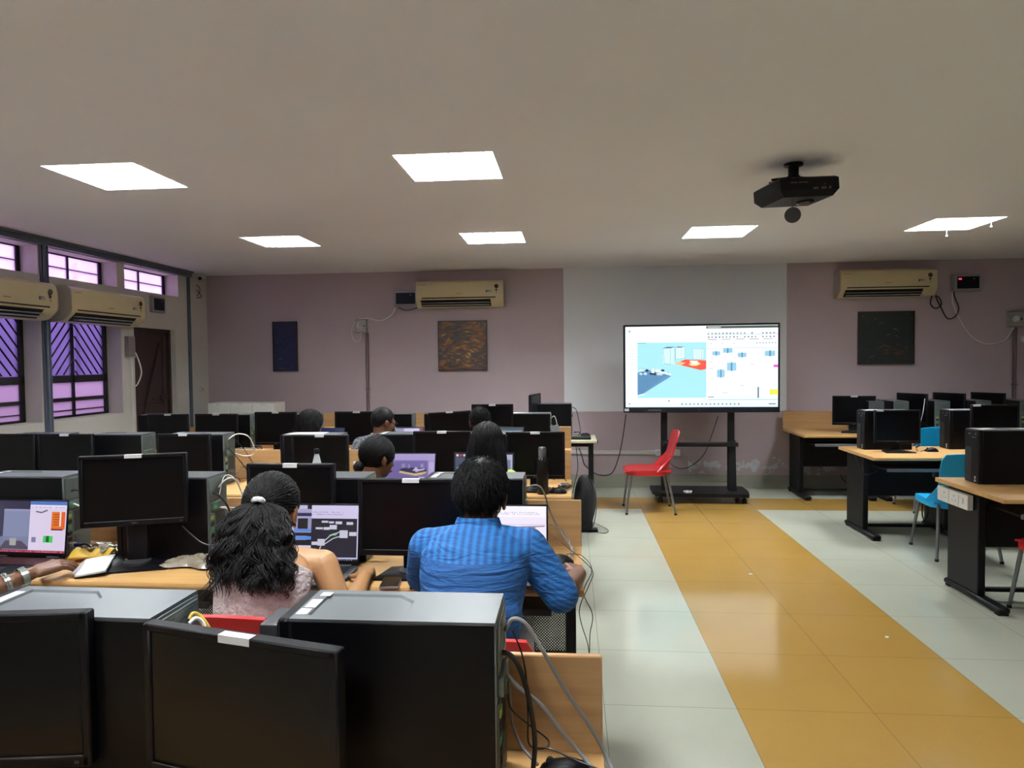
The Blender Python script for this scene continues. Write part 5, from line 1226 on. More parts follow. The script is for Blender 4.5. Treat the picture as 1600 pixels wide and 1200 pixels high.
def head_shape(b, M):
    r3 = M.to_3x3(); P = lambda *a: M @ Vector(a)
    e = lambda c, r: b.ell(P(*c), r, rot=r3)
    e((0, -.010, .030), (.074, .094, .082)); e((0, .025, -.030), (.060, .066, .070)); e((0, .048, -.078), (.034, .036, .026))
    e((0, .062, .005), (.050, .034, .050)); e((0, .086, -.062), (.024, .014, .013)); e((-.038, .052, -.028), (.024, .028, .03)); e((.038, .052, -.028), (.024, .028, .03))
    b.capsule(P(0, .088, .008), P(0, .107, -.026), .008, .012, 10); e((.010, .100, -.030), (.009, .009, .007)); e((-.010, .100, -.030), (.009, .009, .007))
    e((.026, .084, .022), (.024, .012, .007)); e((-.026, .084, .022), (.024, .012, .007))
    for s in (-1, 1):
        e((s*.079, -.006, -.006), (.009, .019, .033)); e((s*.085, -.014, .004), (.007, .014, .024)); e((s*.079, .002, -.032), (.007, .009, .011))
    b.capsule(P(0, -.030, -.02), P(0, -.022, -.10), .054, .052)
def ring(c, ax, ay, up, side, n=24):
    """ellipse ring at c; side = lateral axis"""
    f = up.cross(side).normalized()
    return [c+side*ax*math.cos(2*PI*k/n)+f*ay*math.sin(2*PI*k/n) for k in range(n)]
def torso(b, P, g=0, z_from=0, z_to=1, chest=1.0):
    hip, neck, side = P['hip'], P['neck'], P['side']; mid = P.get('mid') or (hip+neck)/2+P['fwd']*(-.02)
    w_ = P['w']
    sec = [(0, .158, .110), (.10, .160, .118), (.30, .140, .104), (.50, .150, .110), (.68, .165, .115), (.82, .168, .104), (.92, .140, .082), (1.0, .075, .06)]
    rings = []; up = (neck-hip).normalized()
    for t, ax, ay in sec:
        if t < z_from-1e-6 or t > z_to+1e-6: continue
        c = hip*(1-t)**2+mid*2*t*(1-t)+neck*t*t if True else None
        tan = ((mid-hip)*(1-t)+(neck-mid)*t).normalized()
        rings.append(ring(c, ax*w_+g, ay*w_*chest+g, tan, side))
    b.loft(rings)
def arm(b, P, i, g=0, upto=1.0, hand_=True, vox=None):
    A = P['arms'][i]; sh, el, wr = A['sh'], A['el'], A['wr']; k = P['w']
    b.capsule(P['neck']+P['side']*(.03 if i else -.03)*1-Vector((0, 0, .035)), sh, .052*k+g, .052*k+g)
    if upto <= 1: e2 = sh+(el-sh)*min(1, upto)
    b.capsule(sh, sh+(el-sh)*.5, .055*k+g, .047*k+g); b.capsule(sh+(el-sh)*.5, el, .047*k+g, .040*k+g)
    if hand_:
        b.capsule(el, el+(wr-el)*.35, .040*k, .041*k); b.capsule(el+(wr-el)*.35, wr, .041*k, .026*k)
        hand(b, wr, A['hd'], A['hn'], A.get('curl', .5), A.get('ts', 1), A.get('hs', 1))
def legs(b, P, g=0, foot=True, to_ankle=1.0):
    for s in (-1, 1):
        h = P['hip']+P['side']*s*.085; kn = P['knees'][0 if s < 0 else 1]; an = Vector((kn.x+P['side'].x*s*.01, kn.y+P.get('shin', -.03), .085))
        b.capsule(h, kn, .082+g, .056+g); b.capsule(kn, kn+(an-kn)*.4, .055+g, .052+g); b.capsule(kn+(an-kn)*.4, kn+(an-kn)*to_ankle, .052+g, .036+g)
        if foot: b.capsule(Vector((an.x, an.y-.02, .045)), Vector((an.x, an.y+.15, .036)), .036, .030)
def strands(name, paths, r0, r1, m, parent):
    """paths (N,K,3) -> one mesh of tapering three sided locks"""
    P = np.asarray(paths); N, K, _ = P.shape
    d = np.gradient(P, axis=1); d /= np.linalg.norm(d, axis=2, keepdims=True)+1e-9
    ref = rng.normal(size=(N, 1, 3)); u = np.cross(d, ref); u /= np.linalg.norm(u, axis=2, keepdims=True)+1e-9; v = np.cross(d, u)
    t = np.linspace(0, 1, K)[None, :, None]; r = (r0+(r1-r0)*t)
    vs_ = np.concatenate([P+r*(u*math.cos(a)+v*math.sin(a)) for a in (0, 2.094, 4.189)], axis=2).reshape(N*K*3, 3)
    f = []
    base = (np.arange(N)[:, None]*K+np.arange(K-1)[None, :])*3
    for a in range(3):
        c = (a+1) % 3; q = np.stack([base+a, base+c, base+3+c, base+3+a], -1).reshape(-1, 4); f.append(q)
    f = np.concatenate(f)
    me = bpy.data.meshes.new(name); me.vertices.add(len(vs_)); me.vertices.foreach_set('co', vs_.astype(np.float32).ravel())
    me.loops.add(f.size); me.loops.foreach_set('vertex_index', f.astype(np.int32).ravel()); me.polygons.add(len(f))
    me.polygons.foreach_set('loop_start', np.arange(0, f.size, 4, dtype=np.int32)); me.update(calc_edges=True); me.validate()
    me.materials.append(m); me.shade_smooth()
    o = bpy.data.objects.new(name, me); C.objects.link(o); o.parent = parent
    return o
def scalp_pts(n, M, R3=(.083, .102, .094), c=(0, -.014, .034), front=.062, side=.0, back=-.085):
    """random points of the hairy part of the skull: positions and normals (world)"""
    out_p, out_n = [], []
    while len(out_p) < n:
        q = rng.normal(size=3); q /= np.linalg.norm(q)
        p = np.array(c)+q*np.array(R3); y = p[1]
        lim = front if y > .045 else side+.012 if y > -.0 else (side+(back-side)*min(1, max(0, -y-.026)/.05))
        if p[2] < lim: continue
        out_p.append(p); out_n.append(q)
    A = np.array(M.to_3x3()); t = np.array(M.translation)
    return np.array(out_p) @ A.T+t, np.array(out_n) @ A.T
def hair_cap(M, parent, m, R3=(.083, .102, .094), c=(0, -.014, .034), front=.058, side=.0, back=-.085, name='hair'):
    bm = bmesh.new(); bmesh.ops.create_icosphere(bm, subdivisions=4, radius=1)
    for v in bm.verts: v.co = Vector((v.co.x*R3[0]+c[0], v.co.y*R3[1]+c[1], v.co.z*R3[2]+c[2]))
    kill = []
    for v in bm.verts:
        y = v.co.y; lim = front if y > .045 else side+.012 if y > 0 else side+(back-side)*min(1, max(0, -y-.026)/.05)
        if v.co.z < lim-.004: kill.append(v)
    bmesh.ops.delete(bm, geom=kill, context='VERTS')
    r = bmesh.ops.solidify(bm, geom=bm.faces[:], thickness=.006)
    for v in bm.verts: v.co = M @ v.co
    me = bpy.data.meshes.new(name); bm.to_mesh(me); bm.free(); me.materials.append(m); me.shade_smooth()
    o = bpy.data.objects.new(name, me); C.objects.link(o); o.parent = parent
    return o
def short_hair(M, parent, m=None, n=2600, L=.028, curly=.0, lift=.55, **kw):
    m = m or hair_m
    cap = hair_cap(M, parent, m, **kw)
    p, nn = scalp_pts(n, M, **kw)
    A = np.array(M.to_3x3()); back = A @ np.array([.15, -.6, -.8])
    K = 5; ts = np.linspace(0, 1, K)
    ph = rng.uniform(0, 6.28, n)
    crown = A @ np.array([.01, -.06, .12])+np.array(M.translation)
    fl = p-crown; fl -= nn*(fl*nn).sum(1, keepdims=True); fl /= np.linalg.norm(fl, axis=1, keepdims=True)+1e-6
    sw = np.cross(nn, fl)
    dirs = fl*.8+sw*(.5+.5*rng.normal(size=(n, 1)))+nn*lift*rng.uniform(.4, 1.5, (n, 1))+rng.normal(size=(n, 3))*.28
    dirs /= np.linalg.norm(dirs, axis=1, keepdims=True)
    ln = L*rng.uniform(.6, 1.35, n)
    paths = np.zeros((n, K, 3))
    for k, t in enumerate(ts):
        bend = (back[None, :]*.35-nn*.45)*t*t
        w_ = curly*(np.sin(ph+t*7)[:, None]*sw+np.cos(ph+t*7)[:, None]*nn)
        paths[:, k] = p-nn*.003+(dirs*t+bend)*ln[:, None]+w_*t
    strands('locks', paths, .0019, .0004, m, cap)
    return cap
def long_hair(M, parent, m, n, end, width, depth, wave=.0, K=16, r0=.0030, gather=None, name='hair', front=.05, drape=.09, seed=1):
    """locks from the scalp (or a gathered tie) falling to `end` (world), spread to width/depth"""
    cap = hair_cap(M, parent, m, R3=(.086, .106, .098), front=front, name=name, back=-.10)
    A = np.array(M.to_3x3()); AI = np.linalg.inv(A); T = np.array(M.translation)
    P = []
    side = A @ np.array([1., 0, 0]); bk = A @ np.array([0, -1., 0])
    side = np.array([side[0], side[1], 0]); side /= np.linalg.norm(side); bk = np.array([bk[0], bk[1], 0]); bk /= np.linalg.norm(bk)
    end = np.array(end)
    if gather is not None:
        g = A @ np.array(gather)+T
        pts, nn = scalp_pts(n, M, R3=(.086, .106, .098), front=front)
        ts = np.linspace(0, 1, 8)
        paths = np.zeros((n, 8, 3)); cc = A @ np.array([0, -.014, .034])+T
        for k, t in enumerate(ts):
            q = pts*(1-t)+g*t; d = q-cc; dn = d/np.linalg.norm(d, axis=1, keepdims=True)
            # ride on the skull
            loc = dn @ AI.T; rad = 1/np.sqrt((loc[:, 0]/.089)**2+(loc[:, 1]/.110)**2+(loc[:, 2]/.101)**2)
            on = cc+dn*rad[:, None]; f = .0 if t < .001 else 1
            paths[:, k] = on if t < .9 else q*.5+on*.5
            paths[:, k] += rng.normal(size=(n, 3))*.0016
        strands('locks', paths, .0026, .0020, m, cap)
        st = np.repeat(g[None, :], n, 0)+rng.normal(size=(n, 3))*.012
    else:
        st, nn = scalp_pts(n, M, R3=(.086, .106, .098), front=front)
        loc = (st-T) @ AI.T; keep = loc[:, 1] < .05
        st = st[keep]; nn = nn[keep]; n = len(st)
    ts = np.linspace(0, 1, K); u = rng.uniform(-1, 1, n); v_ = rng.uniform(-1, 1, n)
    if gather is None: u = np.clip(((st-T) @ side)/.09, -1.1, 1.1)+rng.normal(size=n)*.15
    ph = rng.uniform(0, 6.28, n); fq = rng.uniform(7, 12, n); am = wave*rng.uniform(.4, 1.3, n); tl = rng.uniform(.72, 1.06, n)
    paths = np.zeros((n, K, 3))
    for k, t in enumerate(ts):
        tt = t*tl
        tgt = end[None, :]+side[None, :]*(u*width)[:, None]+bk[None, :]*(v_*depth)[:, None]
        if gather is None:
            # slide over the skull outward first
            mid = st+side[None, :]*(u*.012)[:, None]+bk[None, :]*.03-np.array([0, 0, .05])
            hz = (1-tt)[:, None]; q = st*hz**2+(mid+side[None, :]*(np.sign(u)*drape*.2)[:, None])*2*hz*tt[:, None]+tgt*(tt**2)[:, None]
            d = q-(A @ np.array([0, -.014, .03])+T); rr = np.linalg.norm((d @ AI.T)/np.array([.092, .112, .104]), axis=1)
            q = np.where((rr < 1)[:, None], q+d*(1/np.maximum(rr, .3)-1)[:, None]*.9, q)
        else:
            h = tt**.8; q = st*(1-h)[:, None]+tgt*h[:, None]; q = q+bk[None, :]*(.035*np.sin(PI*tt))[:, None]
        q = q+side[None, :]*(am*np.sin(fq*t+ph)*t**.5)[:, None]+bk[None, :]*(am*.7*np.cos(fq*t+ph*1.3)*t**.5)[:, None]
        paths[:, k] = q
    strands('long_locks', paths, r0, r0*.35, m, cap)
    return cap
def face_bits(M, parent):
    b = B()
    for s in (-1, 1): b.ell(M @ Vector((s*.030, .078, .006)), (.012, .012, .012), nu=14, nv=8)
    e = b.obj('eyes', eye_w, parent)
    b = B()
    for s in (-1, 1): b.ell(M @ Vector((s*.030, .0875, .006)), (.0055, .004, .0055), nu=12, nv=6)
    b.obj('iris', iris, e)
    B().ell(M @ Vector((0, .0985, -.060)), (.022, .006, .007), rot=M.to_3x3()).obj('lips', lip, parent)
def make_person(label, P, skin, top, bottom, top_to=1.0, top_from=-.0, sleeve=1.0, voxel=.006, cloth_g=.010, shirt_name='shirt', chest=1.0, bare=False):
    t = thing('person', label, 'person', (0, 0, 0))
    P['side'] = Vector((math.cos(P.get('turn', 0)), math.sin(P.get('turn', 0)), 0)); P['fwd'] = Vector((-P['side'].y, P['side'].x, 0))
    M = head_matrix(P['head'], P.get('yaw', 0), P.get('pitch', 0), P.get('roll', 0)); P['M'] = M
    b = B(); head_shape(b, M)
    nk = M @ Vector((0, -.022, -.09)); b.capsule(nk, P['neck']-Vector((0, 0, .03)), .053*P['w'], .062*P['w'])
    torso(b, P, chest=chest)
    for i in (0, 1): arm(b, P, i)
    legs(b, P)
    remesh(b, 'body', skin, t, voxel, 3)
    face_bits(M, t)
    # garment for the upper body
    b = B(); torso(b, P, cloth_g, 0, .82 if bare else 1.0, chest=chest)
    if not bare:
        for i in (0, 1):
            A = P['arms'][i]; sh, el, wr = A['sh'], A['el'], A['wr']; g = cloth_g; k = P['w']
            b.capsule(P['neck']+P['side']*(.03 if i else -.03)-Vector((0, 0, .035)), sh, .052*k+g, .054*k+g)
            if sleeve <= 1:
                q = sh+(el-sh)*sleeve; b.capsule(sh, q, .058*k+g, .050*k+g)
            else:
                b.capsule(sh, el, .058*k+g, .046*k+g+.004); b.capsule(el, el+(wr-el)*(sleeve-1), .046*k+g+.003, .040*k+g)
    if 'top_extra' in P: P['top_extra'](b)
    g_ = remesh(b, shirt_name, top, t, max(voxel, .006), 4)
    b = B(); legs(b, P, .010, foot=False, to_ankle=.92)
    b.loft([ring(P['hip']+Vector((0, 0, -.03)), .165, .118, Vector((0, 0, 1)), P['side']), ring(P['hip']+Vector((0, 0, .05)), .168*P['w'], .120, Vector((0, 0, 1)), P['side'])])
    remesh(b, 'trousers', bottom, t, max(voxel, .008), 3)
    b = B()
    for s in (0, 1):
        kn = P['knees'][s]; y = kn.y+P.get('shin', -.03); x = kn.x+(-.01 if s == 0 else .01)*P['side'].x
        b.loft([[(x+.046*math.cos(a), y+.05+.125*math.sin(a), 0) for a in [2*PI*q/20 for q in range(20)]], [(x+.046*math.cos(a), y+.05+.125*math.sin(a), .02) for a in [2*PI*q/20 for q in range(20)]],
                [(x+.042*math.cos(a), y+.045+.118*math.sin(a), .055) for a in [2*PI*q/20 for q in range(20)]], [(x+.038*math.cos(a), y-.02+.045*math.sin(a), .10) for a in [2*PI*q/20 for q in range(20)]]])
    b.obj('shoes', shoe, t)
    return t, M, g_
def basic_pose(x, y, head, neck, w=1.0, arms=None, hipz=.545, **kw):
    hip = V(x, y, hipz); neck = Vector(neck)
    side = Vector((math.cos(kw.get('turn', 0)), math.sin(kw.get('turn', 0)), 0))
    P = dict(hip=hip, neck=neck, head=Vector(head), w=w, knees=[V(x-.12, y+.42, .50), V(x+.12, y+.42, .50)])
    P.update(kw)
    if arms is None:
        arms = []
        for s in (-1, 1):
            sh = neck+side*s*.155*w-V(0, 0, .065)
            arms.append(dict(sh=sh, el=sh+V(s*.07, .12, -.20), wr=V(x+s*.12, y+.50, .790), hd=(-.1*s, 1, -.05), hn=(0, 0, 1), curl=.35, ts=-s))
    P['arms'] = arms
    return P
# ---- blue shirt material: darker and lighter stripes woven in, upright on the yoke, level below it
def striped_shirt():
    m = mat('blue_striped_cotton', (26, 100, 170), .8, bump=.0); N, L = nodes_of(m); bs = N['Principled BSDF']
    tc = N.new('ShaderNodeTexCoord'); sp = N.new('ShaderNodeSeparateXYZ'); L.new(tc.outputs['Object'], sp.inputs[0])
    no = N.new('ShaderNodeTexNoise'); no.inputs['Scale'].default_value = 9; L.new(tc.outputs['Object'], no.inputs[0])
    def wave(v, f): return math_node(N, L, 'SINE', math_node(N, L, 'MULTIPLY_ADD', no.outputs['Fac'], 2.4, math_node(N, L, 'MULTIPLY', v, f)))
    yoke = math_node(N, L, 'GREATER_THAN', sp.outputs[2], .945)
    w1 = math_node(N, L, 'MULTIPLY_ADD', wave(sp.outputs[0], 235), .5, .5)
    w2 = math_node(N, L, 'MULTIPLY_ADD', wave(sp.outputs[2], 300), .12, .22)
    slv = math_node(N, L, 'GREATER_THAN', sp.outputs[0], -.135)
    dz = math_node(N, L, 'ADD', sp.outputs[2], math_node(N, L, 'MULTIPLY', sp.outputs[0], .55))
    w3 = math_node(N, L, 'MULTIPLY_ADD', wave(dz, 330), .45, .45)
    a = N.new('ShaderNodeMix'); a.data_type = 'FLOAT'; L.new(slv, a.inputs[0]); L.new(w2, a.inputs[2]); L.new(w3, a.inputs[3])
    c_ = N.new('ShaderNodeMix'); c_.data_type = 'FLOAT'; L.new(math_node(N, L, 'MULTIPLY', yoke, math_node(N, L, 'SUBTRACT', 1, slv)), c_.inputs[0]); L.new(a.outputs[0], c_.inputs[2]); L.new(w1, c_.inputs[3])
    seam = band(N, L, sp.outputs[2], .9425, .9455)
    L.new(mixc(N, L, math_node(N, L, 'MULTIPLY_ADD', seam, -.8, c_.outputs[0]), lin((6, 60, 116)), lin((18, 98, 158))), bs.inputs['Base Color'])
    mp = N.new('ShaderNodeMapping'); mp.inputs['Scale'].default_value = (3, 3, 14); mp.inputs['Rotation'].default_value = (0, R(12), 0); L.new(tc.outputs['Object'], mp.inputs[0])
    n2 = N.new('ShaderNodeTexNoise'); n2.inputs['Scale'].default_value = 2.2; n2.inputs['Detail'].default_value = 4; n2.inputs['Distortion'].default_value = 1.2; L.new(mp.outputs[0], n2.inputs[0])
    bp = N.new('ShaderNodeBump'); bp.inputs['Strength'].default_value = .8; bp.inputs['Distance'].default_value = .02; L.new(n2.outputs['Fac'], bp.inputs['Height']); L.new(bp.outputs[0], bs.inputs['Normal'])
    return m
# 1. the man in the blue shirt
P = basic_pose(-.335, 2.21, (-.325, 2.42, 1.112), (-.33, 2.355, 1.005), w=1.06, yaw=R(-4), pitch=R(-14), mid=V(-.335, 2.17, .80),
    arms=[dict(sh=V(-.505, 2.355, .945), el=V(-.56, 2.50, .80), wr=V(-.44, 2.66, .790), hd=(.5, 1, -.05), hn=(0, 0, 1), curl=.35, ts=1),
          dict(sh=V(-.155, 2.355, .95), el=V(-.040, 2.33, .795), wr=V(.026, 2.545, .800), hd=(-.30, 1, .02), hn=(.25, -.1, 1), curl=.95, ts=-1, hs=1.02)])
def extra(b):
    # shirt back hanging loosely, rolled cuffs
    for a, c_ in ((V(-.335, 2.175, .64), .165), (V(-.335, 2.20, .76), .165)): b.ell(a, (c_+.01, .125, .13))
    for i, f in ((1, .14),):
        A = P['arms'][i]; d = (A['wr']-A['el']); b.capsule(A['el']-d*.03, A['el']+d*.06, .060, .057)
    b.ell(V(-.335, 2.33, .93), (.165, .10, .075))
P['top_extra'] = extra
man, M, shirt = make_person('man in blue striped shirt seen from behind, short black hair, hand on mouse', P, skin_d, striped_shirt(), greyt, sleeve=1.0, voxel=.0045, cloth_g=.010)
# collar and yoke seam
def collar_ring(P, M, rad, z0, z1, yoff=0, n=28):
    nk = M @ Vector((0, -.022, -.09)); base = P['neck']
    def f(u, v):
        a = -PI/2+(u-.5)*1.72*PI; c_ = base.lerp(nk, v*.42+.05)+Vector((0, yoff, z0+(z1-z0)*v))
        rr = rad*(1.12-.10*v)
        return c_+Vector((rr*math.cos(a), rr*math.sin(a)*1.0, .010*math.sin(-a)*(1-v)))
    return f
cm = striped_shirt()
def man_collar(u, v):
    a = -PI/2+(u-.5)*1.75*PI; rx = .092-.020*v; c0 = Vector((-.328, 2.350+.012*v, 1.000+.052*v))
    return c0+Vector((rx*math.cos(a), rx*.95*math.sin(a), .012*math.sin(-a)))
cl = B().surf(man_collar, 34, 6, .004).obj('collar', cm, shirt)
short_hair(M, man, n=5200, L=.034, lift=.75, R3=(.087, .106, .099), back=-.112, side=.004)
# 2. the woman with wavy hair
lace = mat('white_lace_top', (222, 208, 206), .85, var=.1, scale=50, bump=1.0, bscale=75)
P = basic_pose(-1.06, 2.20, (-1.092, 2.40, 1.058), (-1.075, 2.35, .935), w=.96, yaw=R(0), pitch=R(-10), mid=V(-1.07, 2.17, .77),
    arms=[dict(sh=V(-1.215, 2.34, .89), el=V(-1.29, 2.44, .72), wr=V(-1.17, 2.63, .785), hd=(.3, 1, -.05), hn=(0, 0, 1), curl=.35, ts=1, hs=.92),
          dict(sh=V(-.895, 2.37, .875), el=V(-.80, 2.33, .70), wr=V(-.79, 2.52, .785), hd=(-.22, 1, .0), hn=(0, -.05, 1), curl=.75, ts=-1, hs=.95)])
def extra(b):
    b.ell(V(-1.065, 2.24, .745), (.165, .115, .10)); b.ell(V(-1.06, 2.20, .62), (.17, .125, .12))
P['top_extra'] = extra
skin_w = mat('skin_warm_tan', (196, 146, 100), .45, var=.06, scale=14)
wom, M, topw = make_person('woman with long wavy black ponytail and white lace top, seen from behind', P, skin_w, lace, denim, voxel=.0045, cloth_g=.010, bare=True, shirt_name='lace_top')
cap_w = long_hair(M, wom, hair_b, 1500, (-1.10, 2.215, .80), .165, .040, K=4, gather=(.005, -.112, .032))
for o_ in ALLKIDS(cap_w):
    if o_.name.startswith('long_locks'): bpy.data.objects.remove(o_)
def wavy_tail(root, length, n_cl, per, parent, m):
    """clumps of locks falling from `root`, widening at once and waving"""
    K = 30; ts = np.linspace(0, 1, K); out = []
    for c in range(n_cl):
        u = rng.uniform(-1, 1); dpt = rng.uniform(-1, 1); tl = rng.uniform(.58, 1.0); ph, ph2 = rng.uniform(0, 6.28, 2); fq = rng.uniform(14, 23); am = rng.uniform(.010, .022)
        for k in range(per):
            du, dd, dp = rng.normal()*.07, rng.normal()*.10, rng.normal()*.25; l2 = tl*rng.uniform(.93, 1.04)
            t = ts*l2
            wdt = .014+.078*(1-np.exp(-t*13))+.062*t; x = root[0]+(u+du)*wdt+.030*t
            y = root[1]-.020*np.sin(np.minimum(t*2.2, PI/2))-.145*t+(dpt+dd)*(.010+.026*np.sin(np.minimum(t*1.6, PI/2)))
            z = root[2]-length*(t**1.0)+.012*np.sin(np.minimum(t*6, PI))*(1 if t[-1] > 0 else 1)
            x = x+am*np.sin(fq*t+ph+dp)*np.minimum(1, t*3); y = y+am*.8*np.cos(fq*t+ph2+dp)*np.minimum(1, t*3)
            out.append(np.stack([x, y, z], 1))
    strands('ponytail_locks', np.array(out), .0034, .0008, m, parent)
tie = M @ Vector((.006, -.118, .036))
wavy_tail((tie.x, tie.y, tie.z), .272, 130, 16, cap_w, hair_b)
b = B(); tx, ty, tz = tie
b.loft([ring(V(tx, ty+.004, tz), .018, .014, V(0, 0, 1), V(1, 0, 0)), ring(V(tx, ty-.018, tz-.05), .068, .028, V(0, 0, 1), V(1, 0, 0)), ring(V(tx-.002, ty-.055, tz-.10), .082, .030, V(0, 0, 1), V(1, 0, 0)), ring(V(tx-.006, ty-.085, tz-.15), .092, .026, V(0, 0, 1), V(1, 0, 0)), ring(V(tx-.008, ty-.105, tz-.185), .06, .016, V(0, 0, 1), V(1, 0, 0))]).obj('hair_volume', hair_b, wom)
sc_ = M @ Vector((.006, -.128, .040))
def scr(u, v):
    a = 2*PI*u; q = 2*PI*v; rr = .016+(.0075+.0015*math.sin(8*a))*math.cos(q)
    h_ = .009*math.sin(q); s_ = rr*.8*math.sin(a); return sc_+Vector((rr*math.cos(a), .76*s_-.64*h_, -.64*s_-.76*h_))
B().surf(scr, 40, 10, .002).obj('hair_tie', mat('white_hair_tie', (225, 228, 232), .7), wom)
er = M @ Vector((.079, .0, -.045)); B().ell(er, (.006, .006, .012)).obj('earring', chrome, wom)
# 3. the arm reaching in at the left edge
P = basic_pose(-2.50, 2.16, (-2.46, 2.40, 1.12), (-2.48, 2.34, .985), w=.98, yaw=R(8), pitch=R(-12),
    arms=[dict(sh=V(-2.65, 2.34, .91), el=V(-2.72, 2.42, .72), wr=V(-2.60, 2.60, .785), hd=(.3, 1, 0), hn=(0, 0, 1), curl=.3, ts=1, hs=.95),
          dict(sh=V(-2.32, 2.34, .905), el=V(-2.215, 2.20, .745), wr=V(-2.085, 2.445, .798), hd=(.42, 1, .06), hn=(-.05, -.55, .85), curl=.42, ts=-1, hs=1.17)])
ppl, M, _s = make_person('person at the left picture edge, brown arm with silver bracelets over laptop', P, skin_d, mat('dark_red_top', (92, 34, 42), .85), darkt, sleeve=.6, voxel=.0045)
long_hair(M, ppl, hair_m, 500, (-2.47, 2.24, .84), .10, .03, wave=.006)
A = P['arms'][1]; d = (A['wr']-A['el']).normalized()
for k, (off, rr, wd) in enumerate(((-.030, .036, .011), (-.085, .040, .0045), (-.095, .040, .003))):
    c_ = A['wr']+d*off; b = B(); u = d.orthogonal().normalized(); v = d.cross(u); rings = []
    for (h, r_) in ((-wd, rr), (-wd, rr+.0025), (wd, rr+.0025), (wd, rr), (-wd, rr)): rings.append([c_+d*h+(u*math.cos(2*PI*q/28)+v*math.sin(2*PI*q/28))*r_ for q in range(28)])
    b.loft(rings, cap=False).obj('bracelet', mat('silver_bracelet', (196, 206, 200), .25, metal=.7), ppl)
# 4. low tied hair
P = basic_pose(-1.20, 4.00, (-1.20, 4.14, 1.00), (-1.215, 4.09, .875), w=.94, yaw=R(-42), pitch=R(-12), hipz=.53)
p4, M, _s = make_person('person with low tied black hair facing the lilac lit laptop', P, skin_d, mat('dark_teal_top', (40, 60, 64), .85), darkt, sleeve=.7, voxel=.008)
cap4 = hair_cap(M, p4, hair_m, R3=(.086, .108, .100), side=-.012, back=-.095, front=.045)
pts, nn = scalp_pts(900, M, R3=(.088, .110, .102), side=-.01, back=-.09, front=.045)
g = np.array(M @ Vector((0, -.105, -.055))); paths = []
cc = np.array(M @ Vector((0, -.014, .034))); A3 = np.linalg.inv(np.array(M.to_3x3())).T
for p in pts:
    row = []
    for t in np.linspace(0, .8, 7):
        q = p*(1-t)+g*t; dd = q-cc; dn = dd/np.linalg.norm(dd); lo = dn @ A3; rad = 1/math.sqrt((lo[0]/.088)**2+(lo[1]/.110)**2+(lo[2]/.102)**2); row.append(cc+dn*rad)
    paths.append(row)
strands('locks', np.array(paths), .0026, .0018, hair_m, cap4)
B().ell(M @ Vector((0, -.118, -.058)), (.034, .026, .036)).obj('hair_bun', hair_m, p4)
B().ell(M @ Vector((-.030, -.128, -.040)), (.007, .007, .013)).ell(M @ Vector((-.012, -.142, -.040)), (.007, .007, .013)).obj('hair_clip', white_pl, p4)
# 5. straight long hair
P = basic_pose(-.53, 4.02, (-.515, 4.16, 1.085), (-.52, 4.10, .945), w=.94, yaw=R(-6), pitch=R(-14), hipz=.53)
p5, M, _s = make_person('person with long straight black hair and lime yellow top', P, skin_d, mat('lime_yellow_top', (196, 220, 100), .85), denim, sleeve=.7, voxel=.008)
long_hair(M, p5, hair_m, 1500, (-.515, 4.03, .80), .115, .045, wave=.003, K=12, r0=.0030, drape=.10)
B().ell((-.515, 4.075, .93), (.095, .06, .14)).obj('hair_volume', hair_m, p5)
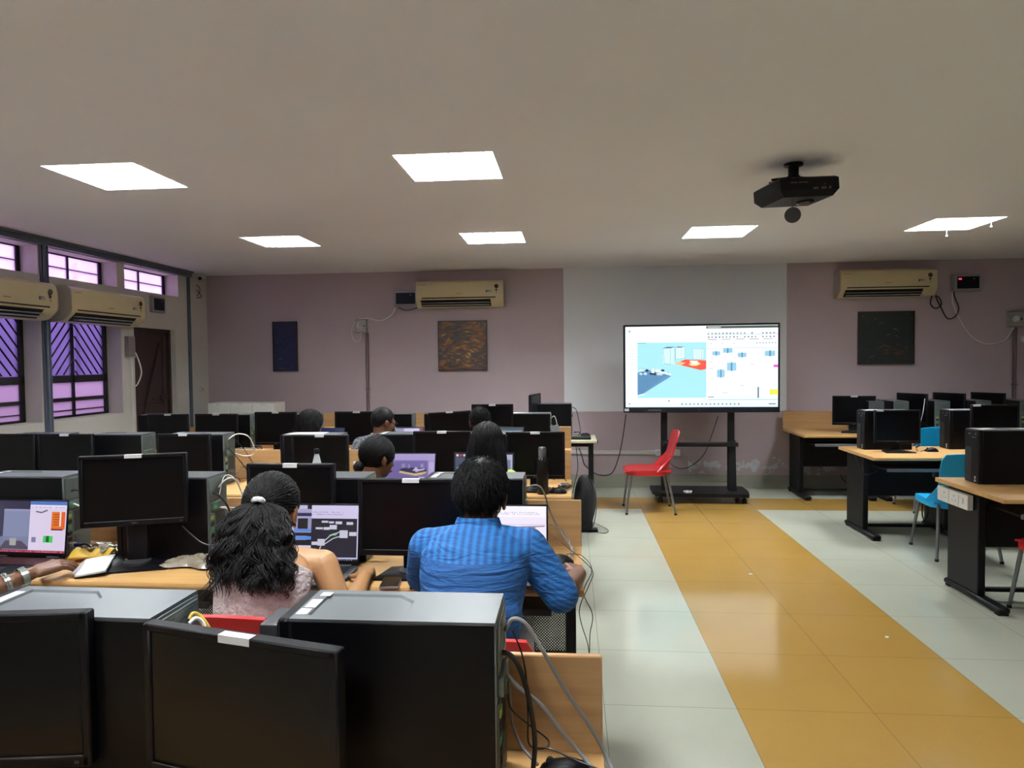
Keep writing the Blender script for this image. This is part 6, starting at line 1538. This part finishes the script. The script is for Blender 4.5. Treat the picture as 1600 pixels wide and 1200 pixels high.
# 6. checked jacket
def check_mat():
    m = mat('checked_jacket', (120, 124, 128), .9); N, L = nodes_of(m); bs = N['Principled BSDF']
    tc = N.new('ShaderNodeTexCoord'); ck = N.new('ShaderNodeTexChecker'); ck.inputs['Scale'].default_value = 85; L.new(tc.outputs['Object'], ck.inputs[0])
    ck.inputs['Color1'].default_value = lin((112, 118, 122))+(1,); ck.inputs['Color2'].default_value = lin((24, 27, 32))+(1,); L.new(ck.outputs[0], bs.inputs['Base Color'])
    return m
P = basic_pose(-1.78, 5.76, (-1.655, 5.90, 1.065), (-1.69, 5.85, .945), w=1.0, yaw=R(-48), pitch=R(-10), hipz=.535, mid=V(-1.79, 5.74, .78))
p6, M, _s = make_person('man in grey checked jacket and glasses, face turned right', P, skin_d, check_mat(), darkt, sleeve=1.8, voxel=.008, cloth_g=.014)
short_hair(M, p6, n=1500, L=.018, lift=.15, R3=(.082, .101, .098), back=-.07)
B().surf(collar_ring(P, M, .064, -.008, .02), 24, 4, .005).obj('collar', white_pl, p6)
b = B()
for s in (-1, 1):
    b.tube([M @ Vector((s*.030+.020*math.cos(a), .105, .004+.016*math.sin(a))) for a in [2*PI*k/14 for k in range(15)]], .0016, 6, res=0)
    b.tube([M @ Vector((s*.052, .104, .008)), M @ Vector((s*.074, .06, .010)), M @ Vector((s*.082, -.01, .008))], .0016, 6, res=2)
b.obj('glasses', black, p6)
def mask(u, v):
    a = (u-.5)*2.0; return M @ Vector((.064*math.sin(a), .045+.062*math.cos(a)+.012*math.sin(PI*v)*math.cos(a), -.020-.062*v))
B().surf(mask, 12, 8, .002).obj('face_mask', mat('pale_blue_mask', (190, 205, 212), .8), p6)
# 7. curly head bent down, blue collar
P = basic_pose(-.80, 5.78, (-.80, 5.95, 1.055), (-.80, 5.86, .955), w=.98, yaw=R(3), pitch=R(-30), hipz=.535)
p7, M, _s = make_person('person with curly black hair and blue collar, head bent down', P, skin_d, mat('blue_check_shirt', (52, 74, 120), .85, var=.25, scale=90), darkt, sleeve=.7, voxel=.008)
short_hair(M, p7, n=2600, L=.026, curly=.008, lift=.9, R3=(.084, .104, .098))
B().surf(collar_ring(P, M, .066, -.008, .016), 24, 4, .005).obj('collar', mat('blue_check_shirt', (52, 74, 120), .85), p7)
# 8. loose hair, turned right
P = basic_pose(-2.35, 5.78, (-2.325, 5.93, 1.045), (-2.35, 5.86, .925), w=.94, yaw=R(-28), pitch=R(-16), hipz=.53)
p8, M, _s = make_person('person with loose tousled dark hair between two monitors, fourth row', P, skin_d, mat('black_top', (30, 28, 34), .85), denim, sleeve=.8, voxel=.008)
long_hair(M, p8, hair_b, 800, (-2.40, 5.83, .84), .12, .04, wave=.012, K=14)
